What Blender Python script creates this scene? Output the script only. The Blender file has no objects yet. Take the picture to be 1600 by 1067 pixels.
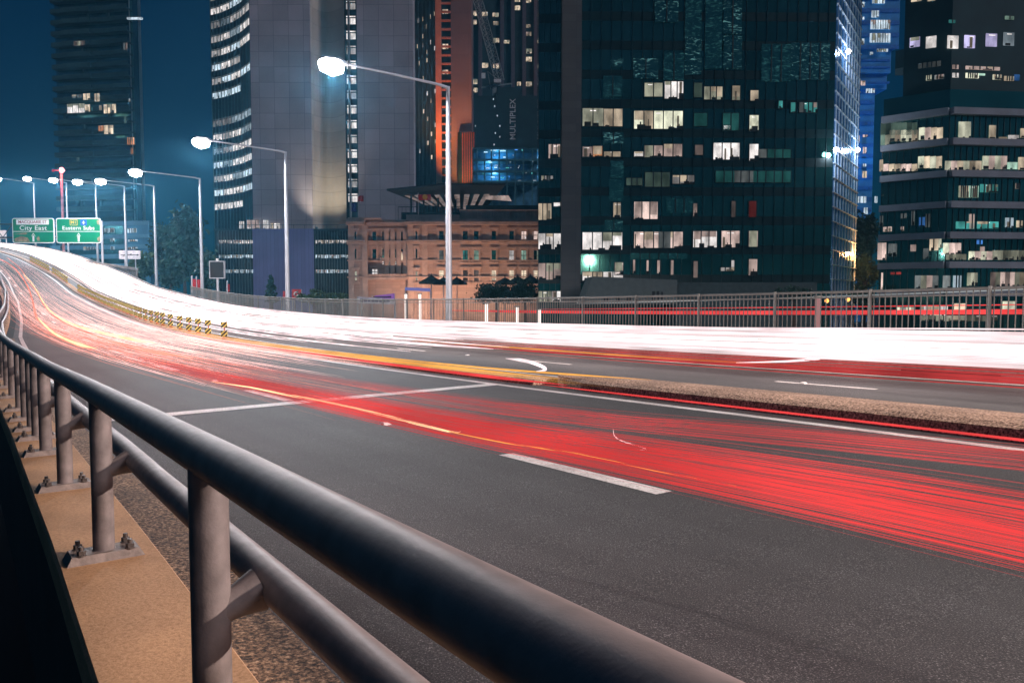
import bpy, math, random
import numpy as np
from mathutils import Vector
random.seed(7); rng = np.random.default_rng(7)
S = bpy.context.scene
COL = S.collection

# ------------------------------------------------------------------ camera, sky, light, exposure
FPX = 1600*28/36
PITCH = math.atan(71.5/FPX)
CZ = 1.5
cam = bpy.data.objects.new('camera', bpy.data.cameras.new('camera'))
COL.objects.link(cam)
cam.data.lens = 28; cam.data.sensor_width = 36
cam.location = (0, 0, CZ); cam.rotation_euler = (math.pi/2-PITCH, 0, 0)
cam.data.clip_start = 0.05; cam.data.clip_end = 4000
S.camera = cam
S.view_settings.view_transform = 'Standard'; S.view_settings.look = 'None'
S.view_settings.exposure = 0.0; S.view_settings.gamma = 1.0
S.cycles.max_bounces = 6; S.cycles.diffuse_bounces = 2; S.cycles.glossy_bounces = 3
S.cycles.transmission_bounces = 2; S.cycles.volume_bounces = 0
S.cycles.sample_clamp_indirect = 3.0; S.cycles.sample_clamp_direct = 0
S.cycles.use_denoising = True

w = bpy.data.worlds.new('World'); S.world = w; w.use_nodes = True
nt = w.node_tree; bg = nt.nodes['Background']
sky = nt.nodes.new('ShaderNodeTexSky'); sky.sky_type = 'NISHITA'; sky.sun_disc = False
sky.sun_elevation = math.radians(-9); sky.sun_rotation = math.radians(150)
tc = nt.nodes.new('ShaderNodeTexCoord'); sx = nt.nodes.new('ShaderNodeSeparateXYZ')
rp = nt.nodes.new('ShaderNodeValToRGB'); el = rp.color_ramp.elements
el[0].position = 0.0; el[0].color = (0.0, 0.046, 0.070, 1)
el[1].position = 0.42; el[1].color = (0.0, 0.0135, 0.045, 1)
e = el.new(0.16); e.color = (0.0, 0.024, 0.058, 1)
ad = nt.nodes.new('ShaderNodeMix'); ad.data_type = 'RGBA'; ad.blend_type = 'ADD'; ad.inputs[0].default_value = 0.1
nt.links.new(tc.outputs['Generated'], sx.inputs[0]); nt.links.new(sx.outputs['Z'], rp.inputs[0])
nt.links.new(rp.outputs[0], ad.inputs[6]); nt.links.new(sky.outputs[0], ad.inputs[7])
nt.links.new(ad.outputs[2], bg.inputs[0]); bg.inputs[1].default_value = 1.0

sun = bpy.data.lights.new('moonlight', 'SUN'); sun.energy = 1.15; sun.angle = math.radians(12); sun.color = (1.0, 0.86, 0.9)
so = bpy.data.objects.new('moonlight', sun); COL.objects.link(so)
so.rotation_euler = Vector((-0.80, 0.45, -0.50)).to_track_quat('-Z', 'Y').to_euler()

# ------------------------------------------------------------------ camera maths (pixels of the photo -> rays)
def ray(px, py):
    a = (px-800)/FPX; b = (533.5-py)/FPX
    return np.array([a, math.cos(PITCH)+b*math.sin(PITCH), -math.sin(PITCH)+b*math.cos(PITCH)])
def at(px, py, Y):
    r = ray(px, py); k = Y/r[1]
    return Vector((k*r[0], Y, CZ+k*r[2]))

# ------------------------------------------------------------------ the road's course
T = np.arange(-60, 300, 0.5)
TH = np.radians(np.interp(T, [-60,-20,12,22,40,60,95,130,180,300], [38,37,35.6,34.6,34.0,34.2,35,44,62,85]))
CX = np.concatenate([[0], np.cumsum(-np.sin(TH)*.5)[:-1]]); CY = np.concatenate([[0], np.cumsum(np.cos(TH)*.5)[:-1]])
_i = int(np.argmin(abs(T))); CX -= CX[_i]; CY -= CY[_i]
ZT = [-60,-20,0,4,12,20,28,33,40,52,68,85,98,114,125,140,160,300]
ZV = [.6,.3,.06,0,-.17,-.28,-.36,-.38,-.34,-.12,.6,1.65,3.0,4.95,6.5,8.3,10,14]
_ts = np.arange(-60, 300, 1.0); _zs = np.interp(_ts, ZT, ZV)
_k = np.exp(-0.5*(np.arange(-8, 9)/3.0)**2); _k /= _k.sum()
_zsm = np.convolve(np.pad(_zs, 8, mode='edge'), _k, 'valid')
def zf(t): return float(np.interp(t, _ts, _zsm))
def ang(t): return float(np.interp(t, T, TH))
def P(t, n, h=0.0):
    a = ang(t)
    return Vector((float(np.interp(t, T, CX))+n*math.cos(a), float(np.interp(t, T, CY))+n*math.sin(a), zf(t)+h))
def inv(x, y):
    i = int(np.argmin((CX-x)**2+(CY-y)**2)); a = TH[i]; t = T[i]
    dx, dy = x-CX[i], y-CY[i]
    t2 = t + dx*(-math.sin(a))+dy*math.cos(a)
    return t2, dx*math.cos(a)+dy*math.sin(a)
def pix_road(px, py, h=0.0):
    """where the sight line meets the surface lying h above the road"""
    r = ray(px, py); last = None
    for Y in np.concatenate([np.arange(1, 40, .1), np.arange(40, 170, .4)]):
        k = Y/r[1]; x = k*r[0]; z = CZ+k*r[2]
        t, n = inv(x, Y); g = z-zf(t)-h
        if g <= 0: return (t, n) if last is None else (t, n)
        last = (t, n)
    return last
def left_n(t): return float(np.interp(t, [-60,-5,-2.5,0,2.5,5,10,18,30,41,56,75,96,110,300], [.9,1.03,1.135,1.235,1.334,1.426,1.55,1.67,1.95,2.2,2.9,3.6,4.0,4.2,4.2]))

# ------------------------------------------------------------------ materials
def newmat(name):
    m = bpy.data.materials.new(name); m.use_nodes = True
    return m, m.node_tree, m.node_tree.nodes['Principled BSDF']
def pmat(name, col, rough=.6, metal=0.0, var=.25, scale=2.0, bump=0.0, bscale=40.0, spec=.5, detail=6):
    m, t, b = newmat(name)
    tcn = t.nodes.new('ShaderNodeTexCoord'); nz = t.nodes.new('ShaderNodeTexNoise')
    nz.inputs['Scale'].default_value = scale; nz.inputs['Detail'].default_value = detail
    t.links.new(tcn.outputs['Object'], nz.inputs['Vector'])
    r = t.nodes.new('ShaderNodeValToRGB')
    r.color_ramp.elements[0].position = .3; r.color_ramp.elements[1].position = .7
    c0 = [max(0, c*(1-var)) for c in col]; c1 = [min(1, c*(1+var)) for c in col]
    r.color_ramp.elements[0].color = (*c0, 1); r.color_ramp.elements[1].color = (*c1, 1)
    t.links.new(nz.outputs['Fac'], r.inputs[0]); t.links.new(r.outputs[0], b.inputs['Base Color'])
    b.inputs['Roughness'].default_value = rough; b.inputs['Metallic'].default_value = metal
    b.inputs['Specular IOR Level'].default_value = spec
    if bump:
        n2 = t.nodes.new('ShaderNodeTexNoise'); n2.inputs['Scale'].default_value = bscale; n2.inputs['Detail'].default_value = 4
        t.links.new(tcn.outputs['Object'], n2.inputs['Vector'])
        bp = t.nodes.new('ShaderNodeBump'); bp.inputs['Strength'].default_value = bump; bp.inputs['Distance'].default_value = .02
        t.links.new(n2.outputs['Fac'], bp.inputs['Height']); t.links.new(bp.outputs[0], b.inputs['Normal'])
    return m
def grain_mat(name, stops, gscale, patch, rough=.75, bump=.5, streak=None):
    """speckled stone-like surface: stops = [(pos,colour)...] over fine noise, times slow patches"""
    m, t, b = newmat(name)
    tcn = t.nodes.new('ShaderNodeTexCoord')
    nz = t.nodes.new('ShaderNodeTexNoise'); nz.inputs['Scale'].default_value = gscale; nz.inputs['Detail'].default_value = 3; nz.inputs['Roughness'].default_value = .7
    t.links.new(tcn.outputs['Object'], nz.inputs['Vector'])
    r = t.nodes.new('ShaderNodeValToRGB'); els = r.color_ramp.elements
    els[0].position, els[0].color = stops[0][0], (*stops[0][1], 1)
    els[1].position, els[1].color = stops[-1][0], (*stops[-1][1], 1)
    for p_, c_ in stops[1:-1]:
        q = els.new(p_); q.color = (*c_, 1)
    t.links.new(nz.outputs['Fac'], r.inputs[0])
    n2 = t.nodes.new('ShaderNodeTexNoise'); n2.inputs['Scale'].default_value = patch; n2.inputs['Detail'].default_value = 5
    t.links.new(tcn.outputs['Object'], n2.inputs['Vector'])
    mr = t.nodes.new('ShaderNodeMapRange'); mr.inputs[1].default_value = .3; mr.inputs[2].default_value = .7
    mr.inputs[3].default_value = .68; mr.inputs[4].default_value = 1.22
    t.links.new(n2.outputs['Fac'], mr.inputs[0])
    mx = t.nodes.new('ShaderNodeMix'); mx.data_type = 'RGBA'; mx.blend_type = 'MULTIPLY'; mx.inputs[0].default_value = 1
    t.links.new(r.outputs[0], mx.inputs[6]); t.links.new(mr.outputs[0], mx.inputs[7])
    out = mx.outputs[2]
    if streak:   # wheel tracks and oil: noise drawn out along the road (uv = across, along)
        mp = t.nodes.new('ShaderNodeMapping'); mp.inputs['Scale'].default_value = (streak, .012, 1)
        t.links.new(tcn.outputs['UV'], mp.inputs[0])
        n3 = t.nodes.new('ShaderNodeTexNoise'); n3.inputs['Scale'].default_value = 1; n3.inputs['Detail'].default_value = 4
        t.links.new(mp.outputs[0], n3.inputs['Vector'])
        m3 = t.nodes.new('ShaderNodeMapRange'); m3.inputs[1].default_value = .35; m3.inputs[2].default_value = .65
        m3.inputs[3].default_value = .84; m3.inputs[4].default_value = 1.12
        t.links.new(n3.outputs['Fac'], m3.inputs[0])
        mx2 = t.nodes.new('ShaderNodeMix'); mx2.data_type = 'RGBA'; mx2.blend_type = 'MULTIPLY'; mx2.inputs[0].default_value = 1
        t.links.new(out, mx2.inputs[6]); t.links.new(m3.outputs[0], mx2.inputs[7]); out = mx2.outputs[2]
    t.links.new(out, b.inputs['Base Color']); b.inputs['Roughness'].default_value = rough
    bp = t.nodes.new('ShaderNodeBump'); bp.inputs['Strength'].default_value = bump; bp.inputs['Distance'].default_value = .006
    t.links.new(nz.outputs['Fac'], bp.inputs['Height']); t.links.new(bp.outputs[0], b.inputs['Normal'])
    return m
def emat(name, col, strength, sample=True, noise=0.0, nscale=.8, stretch=(1,1,1)):
    m = bpy.data.materials.new(name); m.use_nodes = True; t = m.node_tree
    t.nodes.remove(t.nodes['Principled BSDF'])
    em = t.nodes.new('ShaderNodeEmission'); em.inputs[0].default_value = (*col, 1); em.inputs[1].default_value = strength
    t.links.new(em.outputs[0], t.nodes['Material Output'].inputs[0])
    if noise:
        tcn = t.nodes.new('ShaderNodeTexCoord'); mp = t.nodes.new('ShaderNodeMapping'); mp.inputs['Scale'].default_value = stretch
        nz = t.nodes.new('ShaderNodeTexNoise'); nz.inputs['Scale'].default_value = nscale; nz.inputs['Detail'].default_value = 3
        t.links.new(tcn.outputs['Object'], mp.inputs[0]); t.links.new(mp.outputs[0], nz.inputs['Vector'])
        mr = t.nodes.new('ShaderNodeMapRange'); mr.inputs[1].default_value = .35; mr.inputs[2].default_value = .65
        mr.inputs[3].default_value = strength*(1-noise); mr.inputs[4].default_value = strength*(1+noise*.6)
        t.links.new(nz.outputs['Fac'], mr.inputs[0]); t.links.new(mr.outputs[0], em.inputs[1])
    m.cycles.emission_sampling = 'AUTO' if sample else 'NONE'
    return m
WC = {'white': (1,.93,.90), 'warm': (1,.80,.58), 'cream': (.95,.95,.72), 'pink': (1,.74,.66), 'orange': (1,.42,.18), 'green': (.55,.85,.68),
      'teal': (.12,.62,.58), 'blue': (.1,.35,1), 'ice': (.72,.88,1), 'lilac': (.68,.62,1), 'red': (1,.12,.1), 'grey': (.5,.55,.55)}
_wm = {}
def wmat(c, b):
    b = round(b, 2); k = (c, b)
    if k not in _wm:
        _wm[k] = emat('lit_room_%s_%d' % (c, int(b*100)), WC[c], b, False, .55, .55, (1.6, 1.6, .8))
    return _wm[k]
def panel_mat(name, col, joint, bw, bh, rough=.8, var=.12, jw=.012):
    """wall of large panels with fine joints, set out in metres along x and z"""
    m, t, b = newmat(name)
    tcn = t.nodes.new('ShaderNodeTexCoord'); sp = t.nodes.new('ShaderNodeSeparateXYZ'); cb = t.nodes.new('ShaderNodeCombineXYZ')
    ax = t.nodes.new('ShaderNodeMath'); ax.operation = 'ADD'
    t.links.new(tcn.outputs['Object'], sp.inputs[0]); t.links.new(sp.outputs[0], ax.inputs[0]); t.links.new(sp.outputs[1], ax.inputs[1])
    t.links.new(ax.outputs[0], cb.inputs[0]); t.links.new(sp.outputs[2], cb.inputs[1])
    br = t.nodes.new('ShaderNodeTexBrick'); br.offset = 0; br.inputs['Scale'].default_value = 1
    br.inputs['Brick Width'].default_value = bw; br.inputs['Row Height'].default_value = bh; br.inputs['Mortar Size'].default_value = jw*bh
    br.inputs['Color1'].default_value = (*[c*(1-var) for c in col], 1); br.inputs['Color2'].default_value = (*[c*(1+var) for c in col], 1)
    br.inputs['Mortar'].default_value = (*joint, 1)
    t.links.new(cb.outputs[0], br.inputs['Vector'])
    nz = t.nodes.new('ShaderNodeTexNoise'); nz.inputs['Scale'].default_value = .15; nz.inputs['Detail'].default_value = 6
    t.links.new(tcn.outputs['Object'], nz.inputs['Vector'])
    mr = t.nodes.new('ShaderNodeMapRange'); mr.inputs[3].default_value = .7; mr.inputs[4].default_value = 1.3
    t.links.new(nz.outputs['Fac'], mr.inputs[0])
    mx = t.nodes.new('ShaderNodeMix'); mx.data_type = 'RGBA'; mx.blend_type = 'MULTIPLY'; mx.inputs[0].default_value = 1
    t.links.new(br.outputs['Color'], mx.inputs[6]); t.links.new(mr.outputs[0], mx.inputs[7])
    t.links.new(mx.outputs[2], b.inputs['Base Color']); b.inputs['Roughness'].default_value = rough
    return m

M = {}
M['asphalt'] = grain_mat('asphalt', [(.30,(.012,.015,.016)),(.48,(.038,.041,.043)),(.58,(.070,.073,.076)),(.70,(.36,.36,.36))], 125, .3, .72, .6, 2.2)
M['deck'] = pmat('deck_concrete', (.008,.022,.024), .9, var=.3)
M['ground'] = pmat('dark_ground', (.018,.03,.032), .9, var=.5, scale=.08)
M['paint'] = grain_mat('road_paint', [(.28,(.16,.155,.15)),(.40,(.62,.60,.58)),(.52,(.80,.78,.76)),(.7,(.86,.84,.82))], 38, 2.5, .6, .4)
M['tar'] = pmat('tar_seam', (.030,.032,.033), .75, var=.4, scale=3)
M['kerb'] = grain_mat('sandy_concrete', [(.3,(.33,.18,.085)),(.5,(.47,.265,.13)),(.7,(.55,.33,.175))], 60, 1.2, .85, .35)
M['gravel'] = grain_mat('exposed_aggregate', [(.38,(.012,.009,.006)),(.48,(.14,.08,.042)),(.58,(.36,.215,.115)),(.70,(.75,.52,.33))], 46, 1.6, .85, 1.0)
M['island'] = grain_mat('median_aggregate', [(.36,(.07,.045,.03)),(.47,(.34,.215,.15)),(.58,(.66,.44,.31)),(.68,(.85,.66,.52))], 34, 1.0, .85, 1.0)
M['parapet'] = grain_mat('parapet_concrete', [(.3,(.20,.17,.155)),(.7,(.36,.31,.29))], 12, .6, .85, .3)
M['rail'] = pmat('galvanised_rail', (.22,.18,.172), .52, .12, var=.2, scale=16, bump=.03, bscale=160, detail=10)
M['post'] = pmat('galvanised_post', (.185,.155,.148), .6, .12, var=.3, scale=12, bump=.08, bscale=70)
M['plate'] = pmat('base_plate_steel', (.19,.15,.13), .6, .2, var=.3, scale=20, bump=.15, bscale=60)
M['bolt'] = pmat('bolt_steel', (.12,.10,.09), .5, .6, var=.3, scale=30)
M['fence'] = pmat('fence_steel', (.15,.16,.155), .6, .3, var=.2)
M['lamp_pole'] = pmat('lamp_pole_steel', (.50,.52,.56), .45, .35, var=.1)
M['board_y'] = pmat('reflective_yellow', (1.0,.78,.20), .5, var=.06)
M['board_k'] = pmat('board_black', (.03,.02,.015), .6, var=.2)
M['board_red'] = pmat('rubber_base_red', (.55,.08,.05), .6, var=.2)
M['sign_green'] = pmat('sign_green', (.0,.20,.085), .45, var=.15, scale=.6)
M['sign_white'] = pmat('sign_white', (.85,.85,.83), .5, var=.05)
M['sign_yellow'] = pmat('sign_yellow', (.85,.55,.08), .5, var=.05)
M['sign_blue'] = pmat('sign_blue', (.02,.10,.42), .5, var=.05)
M['sign_text_red'] = pmat('sign_dark_red', (.30,.05,.06), .5, var=.05)
M['dark_metal'] = pmat('dark_metal', (.03,.04,.042), .5, .4)
M['glass'] = pmat('dark_coated_glass', (.07,.24,.195), .06, .9, var=.35, scale=.12)
M['glassB'] = pmat('dark_facade_band', (.010,.030,.031), .35, .3, var=.3, scale=.2)
M['spandrel'] = pmat('teal_spandrel', (.03,.075,.08), .5, .1, var=.3, scale=.2)
M['mullion'] = pmat('mullion_metal', (.10,.17,.18), .4, .3, var=.2)
M['silh'] = pmat('dark_furniture', (.01,.014,.013), .8, var=.2)
M['lintel'] = pmat('ledge_concrete', (.34,.36,.40), .8, var=.15, scale=.5)
M['tower_concrete'] = panel_mat('tower_concrete', (.40,.36,.385), (.19,.175,.19), 3.7, 3.75)
M['podium_blue'] = panel_mat('blue_lilac_cladding', (.25,.28,.56), (.2,.22,.46), .9, 30, .6, .05, .002)
M['scoop'] = panel_mat('scooped_stone', (.52,.47,.40), (.3,.26,.22), 60, 3.75)
M['sandstone'] = panel_mat('sandstone', (.50,.37,.315), (.35,.25,.21), 1.4, .55, .85, .10, .03)
M['sandtrim'] = pmat('sandstone_trim', (.56,.43,.37), .85, var=.2, scale=.8, bump=.2, bscale=6)
M['pier'] = panel_mat('pier_stone', (.10,.10,.098), (.045,.05,.05), 1.7, .95)
M['brickred'] = pmat('terracotta', (.50,.20,.12), .8, var=.2, scale=.3)
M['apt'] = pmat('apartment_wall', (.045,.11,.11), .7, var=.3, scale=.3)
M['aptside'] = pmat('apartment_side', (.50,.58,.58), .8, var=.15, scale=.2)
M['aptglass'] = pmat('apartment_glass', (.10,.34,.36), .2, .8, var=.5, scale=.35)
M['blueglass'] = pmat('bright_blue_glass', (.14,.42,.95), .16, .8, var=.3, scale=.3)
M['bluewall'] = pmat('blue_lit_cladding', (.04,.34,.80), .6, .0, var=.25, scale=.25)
M['leafA'] = pmat('dark_leaf', (.022,.07,.05), .6, var=.6, scale=.9)
M['leafB'] = pmat('mid_leaf', (.06,.11,.05), .6, var=.6, scale=.9)
M['bark'] = pmat('bark', (.06,.045,.035), .9, var=.4, scale=6)
M['canvas'] = pmat('dark_canvas', (.02,.05,.05), .8, var=.2)
M['redcloth'] = pmat('red_cloth', (.62,.05,.06), .7, var=.15)
M['bluecloth'] = pmat('blue_cloth', (.03,.05,.30), .7, var=.15)
M['crane'] = pmat('crane_steel', (.34,.42,.42), .5, .3)
M['shroud'] = pmat('dark_hoarding', (.015,.05,.055), .8, var=.3, scale=.3)
M['grime'] = pmat('sign_weathering', (.30,.24,.14), .7, var=.5, scale=2)
M['joint'] = pmat('dark_joint', (.02,.02,.02), .9)

# ------------------------------------------------------------------ mesh builder and tagging
def tag(o, label, cat, group=None, kind=None):
    if label: o['label'] = label
    if cat: o['category'] = cat
    if group: o['group'] = group
    if kind: o['kind'] = kind
    return o
def thing(name, loc, label, cat, group=None, rz=0.0):
    o = bpy.data.objects.new(name, None); COL.objects.link(o); o.empty_display_size = .3
    o.location = loc; o.rotation_euler = (0, 0, rz)
    return tag(o, label, cat, group)
class MB:
    def __init__(s): s.v = []; s.f = []; s.m = []; s.uv = {}
    def quad(s, a, b, c, d, mi=0):
        i = len(s.v); s.v += [tuple(a), tuple(b), tuple(c), tuple(d)]; s.f.append((i,i+1,i+2,i+3)); s.m.append(mi)
    def poly(s, pts, mi=0):
        i = len(s.v); s.v += [tuple(p) for p in pts]; s.f.append(tuple(range(i, i+len(pts)))); s.m.append(mi)
    def hexa(s, p, mi=0):   # 8 corners: bottom ring 0-3, top ring 4-7
        i = len(s.v); s.v += [tuple(q) for q in p]
        for f in ((3,2,1,0),(4,5,6,7),(0,1,5,4),(1,2,6,5),(2,3,7,6),(3,0,4,7)):
            s.f.append(tuple(i+k for k in f)); s.m.append(mi)
    def box(s, x0, x1, y0, y1, z0, z1, mi=0):
        s.hexa([(x0,y0,z0),(x1,y0,z0),(x1,y1,z0),(x0,y1,z0),(x0,y0,z1),(x1,y0,z1),(x1,y1,z1),(x0,y1,z1)], mi)
    def prism(s, plan, z0, z1, mi=0):   # plan counter-clockwise
        i = len(s.v); n = len(plan)
        s.v += [(p[0],p[1],z0) for p in plan]+[(p[0],p[1],z1) for p in plan]
        s.f.append(tuple(range(i+n-1, i-1, -1))); s.m.append(mi)
        s.f.append(tuple(range(i+n, i+2*n))); s.m.append(mi)
        for k in range(n):
            l = (k+1) % n; s.f.append((i+k, i+l, i+n+l, i+n+k)); s.m.append(mi)
    def tube(s, pts, rad, seg=8, mi=0, caps=True, flat=1.0):
        pts = [Vector(p) for p in pts]; n = len(pts)
        rad = rad if hasattr(rad, '__len__') else [rad]*n
        i0 = len(s.v)
        for k, p in enumerate(pts):
            d = (pts[min(k+1,n-1)]-pts[max(k-1,0)]).normalized()
            up = Vector((0,0,1)) if abs(d.z) < .95 else Vector((0,1,0))
            a = d.cross(up).normalized(); b = a.cross(d).normalized()
            for j in range(seg):
                q = 2*math.pi*(j+.5)/seg
                s.v.append(tuple(p+a*(rad[k]*math.cos(q)*flat)+b*(rad[k]*math.sin(q))))
        for k in range(n-1):
            for j in range(seg):
                l = (j+1) % seg
                s.f.append((i0+k*seg+j, i0+k*seg+l, i0+(k+1)*seg+l, i0+(k+1)*seg+j)); s.m.append(mi)
        if caps:
            s.f.append(tuple(i0+j for j in range(seg-1,-1,-1))); s.m.append(mi)
            s.f.append(tuple(i0+(n-1)*seg+j for j in range(seg))); s.m.append(mi)
    def build(s, name, mats, parent=None, smooth=False, local=False, bevel=0.0):
        me = bpy.data.meshes.new(name)
        off = Vector((0,0,0))
        if parent is not None and not local:
            q = parent
            while q is not None: off = off+q.location; q = q.parent
        me.from_pydata([(x-off.x, y-off.y, z-off.z) for x, y, z in s.v], [], s.f)
        for mt in (mats if isinstance(mats, (list, tuple)) else [mats]): me.materials.append(mt)
        me.polygons.foreach_set('material_index', s.m)
        if smooth:
            me.polygons.foreach_set('use_smooth', [True]*len(s.f))
            try: me.set_sharp_from_angle(angle=math.radians(40))
            except Exception: pass
        if s.uv:
            ul = me.uv_layers.new(name='UVMap')
            for lp in me.loops: ul.data[lp.index].uv = s.uv.get(lp.vertex_index, (0,0))
        me.update()
        o = bpy.data.objects.new(name, me); COL.objects.link(o)
        if parent is not None: o.parent = parent
        if bevel:
            bv = o.modifiers.new('bevel', 'BEVEL'); bv.width = bevel; bv.segments = 2
        return o
def copy_tree(o, parent=None):
    c = o.copy(); COL.objects.link(c)
    if parent is not None: c.parent = parent
    for ch in list(o.children): copy_tree(ch, c)
    return c
def text_mesh(name, txt, size, mat, parent, mtx, align='CENTER', width=1.0, space=1.0):
    cu = bpy.data.curves.new(name, 'FONT'); cu.body = txt; cu.size = size; cu.align_x = align; cu.align_y = 'CENTER'
    cu.extrude = .01; cu.offset = size*.006; cu.space_character = space
    o = bpy.data.objects.new(name, cu); COL.objects.link(o)
    dg = bpy.context.evaluated_depsgraph_get(); dg.update()
    me = bpy.data.meshes.new_from_object(o.evaluated_get(dg))
    bpy.data.objects.remove(o)
    me.materials.clear(); me.materials.append(mat)
    for v in me.vertices: v.co.x *= width
    t = bpy.data.objects.new(name, me); COL.objects.link(t); t.parent = parent; t.matrix_local = mtx
    return t

# strips that follow the road
def strip(mb, ts, n0, n1, h0, h1=None, mi=0, uv=True):
    h1 = h0 if h1 is None else h1
    g = lambda v, t: v(t) if callable(v) else v
    i0 = len(mb.v)
    for t in ts:
        for nn, hh in ((g(n0,t), g(h0,t)), (g(n1,t), g(h1,t))):
            if uv: mb.uv[len(mb.v)] = (nn, t)
            mb.v.append(tuple(P(t, nn, hh)))
    for k in range(len(ts)-1):
        a = i0+2*k; mb.f.append((a, a+1, a+3, a+2)); mb.m.append(mi)
def band(mb, ts, prof, mi=0, closed=True):
    """sweep a cross-section [(n,h)...] along the road"""
    i0 = len(mb.v)
    for t in ts:
        pr = prof(t) if callable(prof) else prof
        for nn, hh in pr: mb.v.append(tuple(P(t, nn, hh)))
    m = len(prof(ts[0])) if callable(prof) else len(prof)
    for k in range(len(ts)-1):
        for j in range(m if closed else m-1):
            l = (j+1) % m
            mb.f.append((i0+k*m+j, i0+k*m+l, i0+(k+1)*m+l, i0+(k+1)*m+j)); mb.m.append(mi)
    if closed:
        mb.f.append(tuple(i0+j for j in range(m-1,-1,-1))); mb.m.append(mi)
        b = i0+(len(ts)-1)*m; mb.f.append(tuple(b+j for j in range(m))); mb.m.append(mi)
def trange(a, b, st):
    n = max(1, int(math.ceil((b-a)/st))); return [a+(b-a)*k/n for k in range(n+1)]

# ------------------------------------------------------------------ ground and road
GZ = -6.0
g = MB(); g.quad((-1500,-300,GZ),(1500,-300,GZ),(1500,2500,GZ),(-1500,2500,GZ))
tag(g.build('ground', M['ground']), None, None, kind='structure')
ts = trange(-25, 175, 1.0)
r = MB(); strip(r, ts, lambda t: left_n(t)-.15, 15.6, 0)
tag(r.build('road', M['asphalt']), None, None, kind='structure')
r = MB(); band(r, ts, lambda t: [(left_n(t)-.93,-.025),(16.6,-.025),(16.6,-1.4),(left_n(t)-.93,-1.4)])
tag(r.build('road_deck', M['deck']), None, None, kind='structure')
r = MB(); strip(r, trange(-25, 60, 1.0), 17.2, 23.5, -.12)
tag(r.build('ramp_road', M['asphalt']), None, None, kind='structure')
r = MB(); band(r, trange(-25, 60, 2.0), [(17.2,-.2),(23.5,-.2),(23.5,-1.2),(17.2,-1.2)])
tag(r.build('ramp_deck', M['deck']), None, None, kind='structure')

mk = MB()
strip(mk, trange(-20, 150, 1), 8.42, 8.58, .004)
strip(mk, trange(-20, 150, 1), 15.12, 15.26, .004)
strip(mk, trange(14, 150, 1), lambda t: left_n(t)+.05, lambda t: left_n(t)+.19, .004)
strip(mk, trange(-20, 150, 1), 10.32, 10.44, .004)
for a in [-12,-3.8,4.2,12.3,20,28,36,44,52,60,68,76,84,92,100,108]:
    strip(mk, trange(a, a+2.1, .7), 4.41, 4.58, .004)
    strip(mk, trange(a+3, a+5, .7), 12.7, 12.82, .004)
tag(mk.build('lane_markings', M['paint']), None, None, kind='structure')
cl = MB()
ta, na = pix_road(262, 650, 0); tb, nb = pix_road(752, 603, 0)
na = 1.3
steps = 16
for k in range(steps):
    q0, q1 = k/steps, (k+1)/steps
    A = [(ta+(tb-ta)*q, na+(8.4-na)*q) for q in (q0, q1)]
    cl.quad(P(A[0][0]-.17,A[0][1],.008), P(A[1][0]-.17,A[1][1],.008), P(A[1][0]+.20,A[1][1],.008), P(A[0][0]+.20,A[0][1],.008))
tag(cl.build('stop_line', M['paint']), None, None, kind='structure')
# kerb under the near railing and the gravel gutter
kb = MB()
kts = trange(-6, 150, .75)
band(kb, kts, lambda t: [(left_n(t)-.94,-.02),(left_n(t)-.45,-.02),(left_n(t)-.45,.12),(left_n(t)-.465,.14),(left_n(t)-.925,.14),(left_n(t)-.94,.125)])
tag(kb.build('kerb', M['kerb']), None, None, kind='structure')
gt = MB(); strip(gt, trange(-6, 40, .75), lambda t: left_n(t)-.45, lambda t: left_n(t)-.12, .03, .008, uv=False)
tag(gt.build('gutter', M['gravel']), None, None, kind='structure')
# the median: raised island on the right, low strip under the markers
md = MB()
def isl(t):
    q = min(1.0, max(0.02, (11.6-t)/1.2)); c = 9.5; hw = .56*math.sqrt(q)
    return [(c-hw,-.05),(c+hw,-.05),(c+hw,.13),(c+hw-.05*q,.17),(c-.1*q,.2),(c-hw+.16*q,.175),(c-hw+.05*q,.13)]
band(md, trange(-8, 10.4, .4)+trange(10.5, 11.6, .12), isl)
tag(md.build('median_island', M['island']), None, None, kind='structure')
md = MB(); band(md, trange(11.7, 150, 1), [(8.9,-.05),(9.55,-.05),(9.53,.06),(9.47,.09),(8.98,.09),(8.92,.06)])
tag(md.build('median_strip', M['island']), None, None, kind='structure')

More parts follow.
